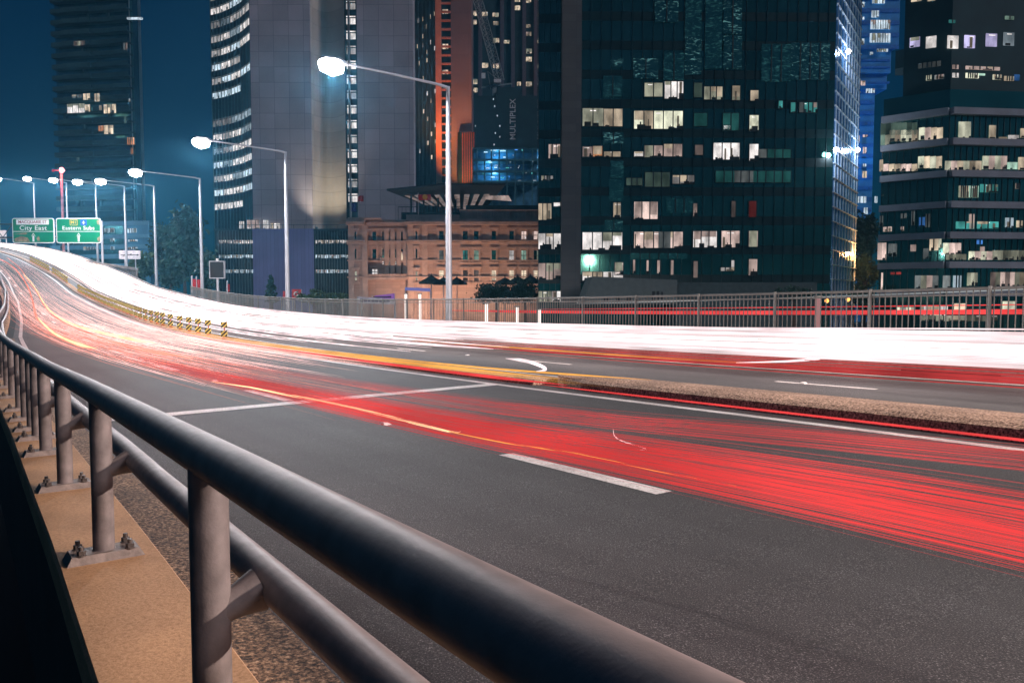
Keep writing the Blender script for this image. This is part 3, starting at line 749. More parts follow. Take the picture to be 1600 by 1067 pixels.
for k in range(17):
    z = zrow+zstep*(2-k)+.6
    if z < zb+1: continue
    mb = MB(); fg.box(mb, .5, fg.L-.3, z-.7, z+.75, 0, .06, 0); fg.box(mb, fg.L*.45, fg.L*.5, z-.7, z+.75, .063, .1, 1)
    fg.box(mb, .5, fg.L-.3, z+1.05, z+1.35, 0, .06, 0)
    mb.build('lit_window', [wmat('white', .9 if k % 3 else .45), M['silh']], tw)
mb = MB()
for px in (547, 562.5):
    u = fg.uz(px, 200)[0]; fg.box(mb, u-.22, u+.22, zb, top, .1, .6)
mb.build('upright_fin', M['lamp_pole'], tw)
# podium
pod = thing('podium_building', plan(440, 190)+(GZ,), 'low podium block with a blank blue lilac wall between two strips of lit windows', 'building')
zp = at(440, 361, 190).z
FP = Face(plan(340,190), plan(546,190))
for nm, a, b, mt in (('glass_wing',340,397,'glassB'), ('blank_wall',397,491.5,'podium_blue'), ('glass_wing',491.5,546,'glassB')):
    f = Face(plan(a,190), plan(b,190)); mb = MB(); f.box(mb, 0, f.L, GZ, zp+(.5 if mt == 'podium_blue' else 0), -8, .4 if mt == 'podium_blue' else 0)
    mb.build(nm, M[mt], pod)
for a, b, rows in ((342,396,(378,401,424)), (493,544.5,(378,401,424))):
    for y in rows:
        for k in range(3):
            x0 = a+(b-a)*k/3; x1 = a+(b-a)*(k+1)/3
            window(FP, x0+.3, y-2.6, x1-.3, y+2.6, wmat('ice' if y > 390 else 'white', random.choice([.8,.95,.7])), pod, 6, 2, frame=0)
    mb = MB()
    for k in range(13): u = FP.uz(a+(b-a)*k/12, 400)[0]; FP.box(mb, u-.05, u+.05, GZ, zp, .004, .22)
    mb.build('mullions', M['mullion'], pod)
mb = MB(); FP.box(mb, -.5, FP.L+.5, zp, zp+.5, -7.5, .3)
for k in range(12): u = FP.L*k/12; FP.box(mb, u, u+.08, zp+.5, zp+1.4, -.1, 0)
FP.box(mb, -.5, FP.L, zp+1.4, zp+1.5, -.12, .02); mb.build('roof_edge', M['spandrel'], pod)
FR = Face(plan(370,199.2), plan(450,199.2))
for a, b, y0, y1 in ((374,382,346,359),(386,406,344,359),(411.5,420,344,359),(422.5,438,349,359)):
    window(FR, a, y0, b, y1, wmat('white', .75), pod, 3, 1, frame=.05)

# ---- dark apartment tower at the far left
ap = thing('apartment_tower', plan(155, 235)+(GZ,), 'dim teal apartment tower with stacked balconies and a few warm lit rooms', 'tower')
FA = Face(plan(93,232), plan(213,228)); FS = Face(plan(213,228), plan(231,246))
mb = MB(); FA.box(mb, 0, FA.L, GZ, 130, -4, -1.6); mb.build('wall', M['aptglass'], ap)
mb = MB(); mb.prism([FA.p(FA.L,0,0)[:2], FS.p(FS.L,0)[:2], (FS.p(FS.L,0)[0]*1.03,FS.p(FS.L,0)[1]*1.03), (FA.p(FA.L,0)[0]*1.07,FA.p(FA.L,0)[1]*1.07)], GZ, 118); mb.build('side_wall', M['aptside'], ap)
zs = 3.1; z = GZ+4; kf = 0
while z < 128:
    mb = MB()
    for a, b, d in ((0,.16,.2),(.16,.52,.9),(.52,.8,.45),(.8,1,.9)):
        FA.box(mb, FA.L*a, FA.L*b-.02, z-.16, z+.16, -1.6, d); FA.box(mb, FA.L*a, FA.L*b-.02, z+.16, z+1.1, d-.08, d)
    mb.build('balcony', M['apt'], ap)
    kf += 1; z += zs
for k in range(26):
    u = random.uniform(1, FA.L-1); z = GZ+4+zs*random.randint(0, 36); mb = MB(); FA.box(mb, u, u+random.uniform(.15,.5), z+.2, z+2.9, -1.59, -.9)
    mb.build('partition', M['apt'], ap)
FAi = Face(FA.p(0,0,.95)[:2], FA.p(FA.L,0,.95)[:2])
for x0, y0, x1, y1, c, b in ((200,587,243,625,'warm',.9),(270,587,303,635,'warm',.6),(100,652,208,705,'white',1.0),(210,655,243,700,'warm',.7),(328,655,405,708,'warm',1.0),(300,660,315,690,'warm',.4),
        (295,787,328,820,'orange',.6),(330,785,388,838,'warm',1.0),(475,860,495,905,'orange',.6),(500,860,520,905,'orange',.9),(450,270,459,315,'grey',.4),(466,270,476,315,'pink',.4),(498,925,512,965,'orange',.5),(485,620,493,638,'white',.8),
        (455,730,470,770,'green',.15),(160,985,176,1010,'green',.15),(140,260,210,285,'pink',.12),(130,595,190,612,'grey',.25)):
    window(FAi, 80+x0/4, y0/4, 80+x1/4, y1/4, wmat(c, b), ap, 3 if x1-x0 > 60 else 2, 1, frame=0)
mb = MB(); p0 = at(213,30,227.5); mb.box(p0.x-2.4,p0.x+1.8,p0.y-.6,p0.y,p0.z-.25,p0.z+.25); mb.build('roof_light', wmat('ice', .9), ap)

# ---- low blue lit office behind the lamps
lo_ = thing('low_office', plan(195,160)+(GZ,), 'low blue tinted office with three broken rows of lit windows behind the street lamps', 'building')
FL = Face(plan(84,165), plan(236,160))
mb = MB(); FL.box(mb, 0, FL.L, GZ, at(200,347,160).z, -3, 0); mb.build('wall', pmat('blue_dusk_wall', (.07,.26,.42), .7, var=.2, scale=.15), lo_)
zr = [at(200, y, 160).z for y in (349, 370, 386, 401, 416)]
mb = MB()
for zz in zr: FL.box(mb, -.2, FL.L+.2, zz-.3, zz+.5, -.2, .3)
mb.build('floor_band', pmat('blue_dusk_band', (.12,.34,.50), .7, var=.15, scale=.2), lo_)
mb = MB()
for a, b in zip(zr[:-1], zr[1:]): FL.box(mb, 1, FL.L-6, b+.6, a-.4, 0, .06)
mb.build('dark_window_band', M['aptglass'], lo_)
for x0, y0, x1, y1, b in ((697,520,795,550,.55),(885,520,950,550,.9),(765,525,795,550,1.0),(890,598,955,612,.8),(765,588,795,612,.9),(890,650,955,668,.8),(768,646,795,668,.9),(580,648,665,672,.45),(420,640,450,668,.2)):
    window(Face(FL.p(0,0,.3)[:2], FL.p(FL.L,0,.3)[:2]), x0/4.444, 240+y0/4.444, x1/4.444, 240+y1/4.444, wmat('ice', b), lo_, 4, 2, frame=0)

# ---- sandstone customs building
sb = thing('sandstone_building', plan(690,135)+(GZ,), 'old sandstone building of three storeys with cornices, warm lit from below', 'building')
YB = 135
FB_ = Face(plan(545,YB), plan(845,YB))
def uB(x): return FB_.uz(x, 400)[0]
def zB(y): return FB_.uz(690, y)[1]
zx = lambda v: 540+v/4.27
zy = lambda v: 230+v/4.27
mb = MB()
FB_.box(mb, 0, uB(zx(128)), GZ, zB(zy(480)), -14, 0)              # left pavilion
FB_.box(mb, uB(zx(128)), uB(zx(412)), GZ, zB(zy(500)), -14, -1.6)  # recessed middle
FB_.box(mb, uB(zx(412)), FB_.L, GZ, zB(zy(480)), -14, 0)
mb.build('wall', M['sandstone'], sb)
mb = MB()
for y0, y1, d in ((500,520,.9),(480,500,.45),(622,632,.55),(636,650,.25),(752,760,.25),(862,872,.35)):
    FB_.box(mb, -.2, uB(zx(128))+.1, zB(zy(y1)), zB(zy(y0)), -.5, d)
    FB_.box(mb, uB(zx(128))+.1, uB(zx(412))-.1, zB(zy(y1)), zB(zy(y0)), -2.0, d-1.5)
    FB_.box(mb, uB(zx(412))-.1, FB_.L+.2, zB(zy(y1)), zB(zy(y0)), -.5, d)
mb.build('cornice', M['sandtrim'], sb)
mb = MB()     # parapet with balusters
FB_.box(mb, uB(zx(408)), uB(zx(760)), zB(zy(480)), zB(zy(452)), -1, .25)
FB_.box(mb, 0, uB(zx(235)), zB(zy(480)), zB(zy(470)), -1, .2)
FB_.box(mb, uB(zx(760)), FB_.L, zB(zy(480)), zB(zy(476)), -1, .2); FB_.box(mb, uB(zx(760)), FB_.L, zB(zy(478))+1.25, zB(zy(478))+1.5, -.6, .1)
for k in range(60):
    u = uB(zx(765))+(FB_.L-uB(zx(765)))*k/60; FB_.box(mb, u, u+(.9 if k % 12 == 0 else .18), zB(zy(477)), zB(zy(478))+1.25, -.4, -.1)
mb.build('parapet', M['sandtrim'], sb)
mb = MB()     # pilasters and colonnade in the recess, balcony in front of it
for x in (268,308,350,392): FB_.box(mb, uB(zx(x))-.35, uB(zx(x))+.35, zB(zy(870)), zB(zy(540)), -1.8, -1.1)
for x in (20,112,418,512): FB_.box(mb, uB(zx(x)), uB(zx(x))+.9, GZ, zB(zy(520)), -.1, .18)
FB_.box(mb, uB(zx(130)), uB(zx(412)), zB(zy(885)), zB(zy(868)), -1.7, .2)
for k in range(26): u = uB(zx(135))+(uB(zx(408))-uB(zx(135)))*k/26; FB_.box(mb, u, u+.2, zB(zy(868)), zB(zy(852)), -.1, .1)
FB_.box(mb, uB(zx(130)), uB(zx(412)), zB(zy(852)), zB(zy(847)), -.15, .15)
mb.build('colonnade', M['sandtrim'], sb)
def swin(x0, x1, y0, y1, mt, arch=False, d=0.0):
    F2 = FB_ if d == 0 else Face(FB_.p(0,0,d)[:2], FB_.p(FB_.L,0,d)[:2])
    u0, u1 = F2.uz(zx(x0),400)[0], F2.uz(zx(x1),400)[0]; z0, z1 = F2.uz(690,zy(y1))[1], F2.uz(690,zy(y0))[1]
    mb = MB(); F2.box(mb, u0, u1, z0, z1, 0, .04, 0)
    F2.box(mb, u0-.3, u0, z0-.3, z1+.3, 0, .16, 1); F2.box(mb, u1, u1+.3, z0-.3, z1+.3, 0, .16, 1); F2.box(mb, u0-.45, u1+.45, z1+.3, z1+.6, 0, .34, 1); F2.box(mb, u0-.45, u1+.45, z0-.55, z0-.3, 0, .3, 1)
    if u1-u0 > .8: F2.box(mb, (u0+u1)/2-.05, (u0+u1)/2+.05, z0, z1, .044, .1, 2)
    F2.box(mb, u0, u1, (z0+z1)/2-.05, (z0+z1)/2+.05, .044, .1, 2)
    mb.build('window', [mt, M['sandtrim'], M['dark_metal']], sb)
dk = M['glass']
for x0, x1, a, b_, c in ((625,655,dk,wmat('grey',.22),wmat('warm',1.0)),(783,815,dk,wmat('teal',.35),wmat('pink',.08)),(857,888,dk,wmat('green',.3),wmat('pink',.1)),(975,1003,dk,wmat('teal',.08),wmat('warm',.95)),
        (1093,1122,dk,wmat('white',.6),wmat('warm',.95)),(1173,1205,wmat('pink',.7),wmat('green',.5),wmat('warm',.9)),(1255,1283,wmat('pink',.95),dk,wmat('warm',.9))):
    swin(x0, x1, 562, 615, a); swin(x0, x1, 690, 755, b_); swin(x0, x1, 822, 888, c)
for x in (62, 468):
    swin(x, x+11, 566, 614, dk); swin(x, x+11, 680, 740, dk); swin(x, x+11, 828, 888, wmat('cream',.4))
for x0, x1 in ((180,206),(246,255),(285,295),(325,336),(370,382)):
    swin(x0, x1, 566, 622, dk, d=-1.6); swin(x0, x1, 682, 742, dk, d=-1.6)
swin(178, 212, 815, 850, wmat('white', 1.0), d=-1.6)
for x in (246,288,330): swin(x, x+8, 762, 782, wmat('white',.7), d=-1.55)
mb = MB(); F2 = Face(FB_.p(0,0,-1.3)[:2], FB_.p(FB_.L,0,-1.3)[:2]); uc, zc = F2.uz(zx(371), zy(732))
rx, rz = 17/4.27/FPX*YB, 33/4.27/FPX*YB
mb.poly([F2.p(uc+rx*math.cos(q*.3142), zc+rz*math.sin(q*.3142), 0) for q in range(20)]); ov = [F2.p(uc+rx*math.cos(q*.3142), zc+rz*math.sin(q*.3142), 0) for q in range(21)]
mb.tube(ov, .14, 5, 1, False); mb.build('oval_window', [wmat('warm', 1.0), M['sandtrim']], sb)
# rooftop pavilion with sail roof
sp_ = thing('rooftop_pavilion', plan(700,140)+(zB(zy(480)),), 'rooftop pavilion with a dark sloping roof lit pink underneath on the sandstone building', 'pavilion')
F3 = Face(plan(612,YB+4), plan(845,YB+4)); zz = lambda y: F3.uz(690, y)[1]; uu = lambda x: F3.uz(x, 400)[0]
mb = MB()
fr0, fr1 = Vector(F3.p(uu(612), zz(304), 5)), Vector(F3.p(uu(790), zz(297), 6)); bk0, bk1 = Vector(F3.p(uu(655), zz(313), -7)), Vector(F3.p(uu(752), zz(322), -9))
top_ = [fr0, fr0.lerp(fr1,.5)+Vector((0,0,.5)), fr1, bk1, bk0]
mb.poly(top_); up_ = Vector((0,0,.3)); mb.poly([p+up_ for p in top_[::-1]])
for k in range(5): A, B = top_[k], top_[(k+1) % 5]; mb.quad(A, B, B+up_, A+up_)
mb.build('sail_roof', M['dark_metal'], sp_)
mb = MB()
for k in range(9):
    u0, u1 = (k+.6)/10, (k+1.15)/10; q = [fr0.lerp(fr1,u0).lerp(bk0.lerp(bk1,u0),.3), fr0.lerp(fr1,u1).lerp(bk0.lerp(bk1,u1),.3), fr0.lerp(fr1,u1).lerp(bk0.lerp(bk1,u1),.95), fr0.lerp(fr1,u0).lerp(bk0.lerp(bk1,u0),.95)]
    mb.poly([p-Vector((0,0,.12)) for p in q]); mb.poly([p-Vector((0,0,.06)) for p in q[::-1]])
mb.build('soffit_glow', wmat('pink', .2), sp_)  # glowing strips paint the light on the roof's underside
mb = MB()
for x in (646,665,687,714): mb.tube([F3.p(uu(x), zB(zy(480)), 2.5), F3.p(uu(x), zz(308+(x-640)*.09), 2.5)], .18, 6)
F3.box(mb, uu(625), uu(845), zB(zy(480)), zz(330), -8, -2); F3.box(mb, uu(625), uu(720), zz(326), zz(325), 1.8, 2.0); F3.box(mb, uu(728), uu(845), zB(zy(480)), zz(321), -3, 0)
mb.build('posts_and_walls', M['shroud'], sp_)
mb = MB()
for k in range(16): u = uu(625)+(uu(720)-uu(625))*k/16; F3.box(mb, u, u+.06, zB(zy(480)), zz(326), 1.85, 1.95)
mb.build('balustrade', M['dark_metal'], sp_)
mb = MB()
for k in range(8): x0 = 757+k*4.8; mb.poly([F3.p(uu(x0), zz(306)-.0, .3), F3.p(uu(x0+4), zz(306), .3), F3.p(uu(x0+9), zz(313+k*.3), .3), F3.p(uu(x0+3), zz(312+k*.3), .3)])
mb.build('lit_slats', wmat('pink', .4), sp_)  # reddish light on the slats is put into their own emission
for i, (px, py, mt) in enumerate(((347/4.27+540,455/4.27+230,'white'),(385/4.27+540,455/4.27+230,'ice'))): pass

# floodlights washing the sandstone front
M['flood'] = emat('floodlight_lit', (1,.55,.25), 12, False)
def flood(px, Y, z, tgt, power, col, label, ang_=70):
    q = at(px, 462, Y); o = thing('floodlight', (q.x, q.y, z), label, 'floodlight', 'floodlights at the feet of the buildings')
    mb = MB(); mb.tube([(q.x,q.y,z-.6),(q.x,q.y,z)], .06, 6); mb.box(q.x-.3,q.x+.3,q.y-.15,q.y+.12,z,z+.4); mb.build('housing', M['dark_metal'], o)
    mb = MB(); mb.box(q.x-.25,q.x+.25,q.y+.121,q.y+.13,z+.05,z+.35); mb.build('lens', M['flood'], o)
    ld = bpy.data.lights.new('flood_light', 'SPOT'); ld.energy = power; ld.color = col; ld.spot_size = math.radians(ang_); ld.spot_blend = .8; ld.shadow_soft_size = .3
    l = bpy.data.objects.new('flood_light', ld); COL.objects.link(l); l.parent = o; l.location = (0, .25, .3)
    l.rotation_euler = (Vector(tgt)-Vector((q.x,q.y,z))).to_track_quat('-Z','Y').to_euler()
flood(655, 126, GZ+.6, at(670,385,YB), 8000, (1,.52,.33), 'floodlight at the foot of the sandstone front by the umbrellas', 120)
flood(770, 126, GZ+.6, at(770,385,YB), 4800, (1,.58,.38), 'floodlight at the foot of the sandstone front behind the hedge', 120)
flood(575, 126, GZ+.6, at(575,390,YB), 1100, (1,.8,.72), 'floodlight at the left pavilion of the sandstone front', 110)

flood(496, 193, zp+.8, at(512,255,204), 9000, (1,.86,.68), 'floodlight on the podium roof under the scooped column', 85)
# ---- orange lit slim tower
ot = thing('slim_tower', plan(690,260)+(GZ,), 'slim tower with fins glowing orange from below and a dotted dark side', 'tower')
Fd = Face(plan(640,268), plan(682,260)); Fo = Face(plan(682,260), plan(737,260))
uo = lambda x: Fo.uz(x, 200)[0]
mb = MB(); Fd.box(mb, 0, Fd.L, GZ, 190, -10, 0); mb.build('dark_side', M['shroud'], ot)
mb = MB(); Fo.box(mb, uo(681.5), uo(690), GZ, 190, -12, .8); mb.build('orange_fin', M['brickred'], ot)
mb = MB(); Fo.box(mb, uo(690), uo(705), GZ, 190, -12, -.8); mb.build('window_bay', M['glassB'], ot)
mb = MB(); Fo.box(mb, uo(705), uo(737), GZ, 190, -12, 0); mb.build('face_wall', panel_mat('tower_face', (.17,.12,.12), (.11,.08,.08), 9, 6.5, .8, .08, .006), ot)
mb = MB(); z = GZ+8
while z < 125:
    Fo.box(mb, uo(690)+.05, uo(705)-.05, z, z+.55, -.8, -.1); z += 2.72
mb.build('sill_band', pmat('sill_terracotta', (.40,.17,.11), .8), ot)
mb = MB()
for x in (655,661,667,673,679): u = Fd.uz(x,200)[0]; Fd.box(mb, u-.12, u+.12, GZ, 190, .004, .35)
mb.build('pier', pmat('dark_pier', (.02,.07,.08), .7), ot)
z5 = lambda x, y: (630+x/4.27, y/4.27)
for x, y in ((98,310),(100,140),(128,130),(152,180),(178,115),(205,95),(128,245),(128,305),(104,425),(156,350),(156,405),(180,285),(207,325),(132,525),(160,625),(183,675),(212,610),(135,745),(162,795),(188,895),(213,835),(216,945),(165,955),(110,1010),(190,1050)):
    a = z5(x-5, y-13); b = z5(x+5, y+13); window(Fd, *a, *b, wmat(random.choice(['white','warm','warm']), random.choice([.35,.6,.9])), ot, 1, 0, frame=0)
Fw = Face(Fo.p(0,0,-.75)[:2], Fo.p(Fo.L,0,-.75)[:2])
for q in ((262,65,298,95),(262,295,300,330),(262,468,300,497)): window(Fw, *z5(*q[:2]), *z5(*q[2:]), wmat('warm', .8), ot, 2, 1, frame=0)
flood(684, 238, at(684,300,238).z, at(686,130,260), 100000, (1,.30,.09), 'floodlight on a ledge at the left fin of the slim tower', 60)
flood(722, 244, at(722,300,244).z, at(722,235,260), 36000, (1,.40,.14), 'floodlight on a ledge at the broad face of the slim tower', 62)
mb = MB(); Fo.box(mb, uo(716), uo(742), GZ, at(720,208,258).z, .2, 3)
o = thing('screen_block', plan(728,258)+(GZ,), 'narrow block with thin red upright slats beside the orange lit tower', 'building'); mb.build('wall', M['glassB'], o)
mb = MB()
for k in range(7): u = uo(723)+k*.55*1.3; Fo.box(mb, u, u+.25, GZ, at(720,208,258).z, 3.003, 3.3)
mb.build('slats', pmat('dark_red_slats', (.22,.06,.05), .8), o)

# ---- dark residential tower behind
et = thing('residential_tower', plan(790,310)+(GZ,), 'dark tower far back with scattered pairs of warm windows behind the crane', 'tower')
Fe = Face(plan(737,310), plan(843,310))
mb = MB(); Fe.box(mb, 0, Fe.L, GZ, 190, -12, 0); mb.build('wall', M['shroud'], et)
mb = MB()
for x in (750.5,784.5,801.5,819,837): u = Fe.uz(x,100)[0]; Fe.box(mb, u-.7, u+.7, GZ, 190, .0, 1.0)
mb.build('pier', pmat('dusky_pier', (.12,.105,.13), .8), et)
for q in ((448,75,490,108),(526,82,562,110),(597,88,636,115),(450,135,490,165),(745,40,780,70),(745,-8,780,15),(815,-8,853,20),(598,257,640,287),(672,270,710,292),(818,328,857,358),(818,382,857,413),(818,548,858,578),(760,548,785,575),
          (527,422,567,455),(600,427,640,458),(455,530,495,563),(455,588,495,618),(820,215,855,242),(462,928,498,955),(600,145,636,170),(820,165,850,188)):
    window(Fe, *z5(*q[:2]), *z5(*q[2:]), wmat('warm', .25 if q[1] in (215,145,165) else random.choice([.8,1.0])), et, 2, 1, frame=0, d=.1)
# ---- dark wrapped construction tower with lettering
ct = thing('construction_tower', plan(785,240)+(GZ,), 'dark wrapped construction tower with pale upright lettering and blue work lights below', 'construction site')
Fc = Face(plan(738,240), plan(841,240)); zc = lambda y: Fc.uz(790,y)[1]; uc_ = lambda x: Fc.uz(x,200)[0]
mb = MB(); Fc.box(mb, uc_(741), uc_(842), zc(232), zc(150), -10, 0); Fc.box(mb, uc_(776), uc_(812), zc(150), zc(136), -8, -.5); mb.build('wrapped_core', M['shroud'], ct)
mb = MB()
for y in (232,250,268,284): Fc.box(mb, uc_(738), uc_(842), zc(y)-.3, zc(y)+.3, -10, 0)
for x in (745,757,768,780,792,805,818,832): Fc.box(mb, uc_(x)-.2, uc_(x)+.2, GZ, zc(232), -1.5, -.1)
mb.build('floor_frame', pmat('site_steel', (.06,.20,.24), .6), ct)
mb = MB(); Fc.box(mb, uc_(738), uc_(842), GZ, zc(232), -10, -6); mb.build('back_wall', pmat('site_back', (.06,.22,.36), .8, var=.6, scale=.5), ct)
for k in range(34):
    x = random.uniform(752,838); y = random.choice([235,242,253,259,263,271,277,282])+random.uniform(-1,1); wd = random.choice([.8,1,1.3,2,5])
    Fq = Face(Fc.p(0,0,-.05-.004*k)[:2], Fc.p(Fc.L,0,-.05-.004*k)[:2])
    window(Fq, x, y-.9, x+wd, y+.7, wmat(random.choice(['ice','ice','blue','teal']), random.choice([.5,.9,1.0])), ct, 1, 0, 'work_light', frame=0)
for x, y in ((771,155),(773,166),(777,181),(781,197),(781,214),(774,208),(772,226),(743,197)): window(Fc, x-.7, y-1, x+.7, y+1.4, wmat('ice', .8), ct, 1, 0, 'work_light', frame=0)
from mathutils import Matrix
ctr = Vector(Fc.p(Fc.uz(801.5,187)[0], zc(187), .06))
text_mesh('lettering', 'MULTIPLEX', 2.4, pmat('pale_lettering', (.8,.9,.9), .6), ct, Matrix.Translation(ctr-Vector(ct.location)) @ Matrix.Rotation(-math.pi/2, 4, 'Y') @ Matrix.Rotation(math.pi/2, 4, 'X'), width=.98, space=1.02)
for x, y, wd in ((756,238,6),(764,254,5),(772,262,5),(781,236,9),(767,277,6),(786,246,4)):
    window(Face(Fc.p(0,0,.4)[:2], Fc.p(Fc.L,0,.4)[:2]), x, y-.8, x+wd, y+.8, emat('work_light_lit', (.5,.8,1), 1.5, False), ct, 1, 0, 'work_light', frame=0)
for x, y in ((764,258),(778,243),(772,274)):
    ld = bpy.data.lights.new('work_light_glow', 'POINT'); ld.energy = 800; ld.color = (.25,.62,1); ld.shadow_soft_size = .5
    l = bpy.data.objects.new('work_light_glow', ld); COL.objects.link(l); l.parent = ct; l.location = Vector(Fc.p(uc_(x), zc(y), -3.0))-Vector(ct.location)
# ---- crane
cr = thing('tower_crane', plan(775,248)+(zc(150),), 'pale lattice boom of a crane leaning up from the wrapped tower', 'crane')
mb = MB(); A = at(781,127,246); B = at(738,-30,246); ax = (B-A).normalized(); sd = Vector((0,0,1)).cross(ax).normalized(); sd = Vector((ax.z,0,-ax.x)); dp = Vector((0,1,0))
ch = [A+sd*s_*1.35+dp*d_ for s_, d_ in ((-1,0),(1,0),(0,2.2))]; LN = (B-A).length
for c in ch: mb.tube([c, c+ax*LN], .13, 5)
N = 18
for k in range(N):
    for i in range(3):
        j = (i+1) % 3; mb.tube([ch[i]+ax*LN*k/N, ch[j]+ax*LN*(k+1)/N], .075, 4, 0, False); mb.tube([ch[j]+ax*LN*k/N, ch[i]+ax*LN*(k+1)/N], .06, 4, 0, False)
mb.build('lattice_boom', M['crane'], cr)
mb = MB(); q = at(777,128,245); mb.box(q.x-1.0,q.x+1.1,q.y-1,q.y+1.5,q.z-.5,q.z+.5); mb.box(q.x-4.8,q.x-3.6,q.y,q.y+.2,q.z+1,q.z+2.6); mb.build('cab', M['sign_white'], cr)
mb = MB(); a0 = at(752,137,246); a1 = at(800,131,246); mb.tube([a0, a1], .3, 4); mb.tube([at(767,140,246), at(762,112,246), at(781,127,246)], .12, 4); mb.tube([at(772,160,246), at(773,132,246)], .8, 4); mb.build('slew_deck', M['crane'], cr)

# ---- dark glass tower in the middle
gt_ = thing('glass_tower', plan(1100,100)+(GZ,), 'big dark glass office tower with scattered lit rooms and a blue reflecting flank', 'tower')
c0, c1, c2, c3, c4 = plan(841,101), plan(877,99.2), plan(907,99.2), plan(1297,100.5), plan(1336,116)
FGa = Face(c0, plan(877,101)); FGp = Face(c1, c2); FG = Face(plan(905,100), c3); FGb = Face(c3, c4)
TOP = 75
mb = MB(); FGa.box(mb, 0, FGa.L+.5, GZ, TOP, -6, 0); FG.box(mb, 0, FG.L-.05, GZ, TOP, -6, 0); mb.build('glass_front', M['glass'], gt_)
mb = MB(); FGp.box(mb, 0, FGp.L, GZ, TOP, -3, 0); mb.build('stone_pier', M['pier'], gt_)
mb = MB(); mb.prism([c3, c4, (c4[0]-4, c4[1]+3), (c3[0]-3, c3[1]+3)], GZ, TOP); mb.build('blue_flank', M['blueglass'], gt_)
zG = lambda y: FG.uz(1100, y)[1]
fls = [zG(163+45.5*k) for k in range(-5, 8)]
mb = MB()
for z in fls:
    FG.box(mb, 0, FG.L-.1, z-.55, z+.55, 0, .03); FGa.box(mb, 0, FGa.L-.1, z-.55, z+.55, 0, .03)
mb.build('spandrel_band', M['glassB'], gt_)
mb = MB()
k = 0
for i in range(int(FG.L/1.28)+1): u = i*1.28; FG.box(mb, u-.03, u+.03, GZ, TOP, .031, .13)
for i in range(4): u = FGa.L*i/4; FGa.box(mb, u-.03, u+.03, GZ, TOP, .031, .13)
mb.build('mullions', M['glassB'], gt_)
mb = MB()
for z in fls+[ (a+b)/2 for a, b in zip(fls[:-1], fls[1:])]: FGb.box(mb, .05, FGb.L-.05, z-.05, z+.05, 0, .14)
for i in range(9): u = FGb.L*(i+.5)/9; FGb.box(mb, u-.04, u+.04, GZ, TOP, .0, .10)
mb.build('flank_mullions', pmat('silver_mullion', (.75,.82,.92), .4, .2), gt_)
z6 = lambda x, y: (830+x/2.2238, y/2.2238)
GW = [(393,290,455,338,.32,'cream',2),(463,285,527,345,.9,'white',3),(565,290,592,340,.06,'green',1),(600,303,663,348,.3,'cream',3),(697,300,724,350,.25,'cream',1),(760,316,788,352,.3,'cream',1),
 (178,378,250,440,.28,'cream',2),(252,380,316,441,.42,'warm',2),(357,387,525,450,.92,'cream',5),(565,395,610,440,.07,'teal',1),(665,395,720,455,.12,'teal',2),(667,437,692,452,.9,'white',1),(757,402,788,457,.9,'cream',1),(858,352,872,380,.4,'teal',1),(900,358,916,392,.3,'teal',1),(930,358,992,392,.4,'teal',4),
 (60,503,100,552,.4,'pink',3),(178,511,212,546,.28,'pink',1),(214,509,246,546,.5,'orange',1),(252,528,310,546,.22,'warm',2),(357,528,388,546,.7,'white',1),(393,507,455,548,.45,'pink',2),(460,502,523,545,.42,'pink',2),(568,505,595,540,.1,'pink',1),(632,498,722,556,1.0,'white',3),(757,502,787,560,1.0,'white',1),(790,520,900,550,.08,'teal',4),
 (35,612,75,628,.35,'white',4),(330,620,385,645,.09,'green',3),(395,600,480,650,.07,'green',3),(490,610,565,640,.16,'white',3),(640,595,900,635,.10,'teal',9),
 (25,708,70,765,.42,'warm',3),(78,705,100,718,.9,'white',1),(285,705,310,755,.5,'warm',2),(357,702,438,762,.8,'pink',3),(562,708,575,755,.25,'pink',1),(695,700,708,755,.07,'pink',1),(755,700,780,755,.07,'red',1),
 (25,812,102,866,.8,'white',3),(178,808,315,868,.95,'white',4),(357,806,525,862,.72,'pink',5),(562,804,643,860,.95,'white',3),(660,803,722,860,.72,'pink',2),(755,803,785,858,.55,'pink',1),
 (25,915,102,972,.36,'pink',3),(178,945,318,975,.8,'white',4),(290,912,318,955,.6,'pink',1),(353,903,360,950,.4,'pink',1),(400,905,407,950,.5,'pink',1),(437,905,446,950,.4,'pink',1),(484,905,493,955,.4,'pink',1),(563,908,577,965,.15,'pink',1),(657,930,705,942,.4,'white',3),(694,905,704,942,.5,'white',1),(755,901,783,957,.75,'pink',1),
 (25,1012,70,1050,.35,'cream',3),(72,1012,102,1050,1.0,'white',2)]
for x0, y0, x1, y1, b, c, m_ in GW:
    f = FGa if x0 < 110 else FG
    window(f, *z6(x0,y0), *z6(x1,y1), wmat(c, b), gt_, m_, m_+1 if b > .15 else 0, d=.14, frame=.05, dark=1 if m_ > 3 and b < .8 else 0)
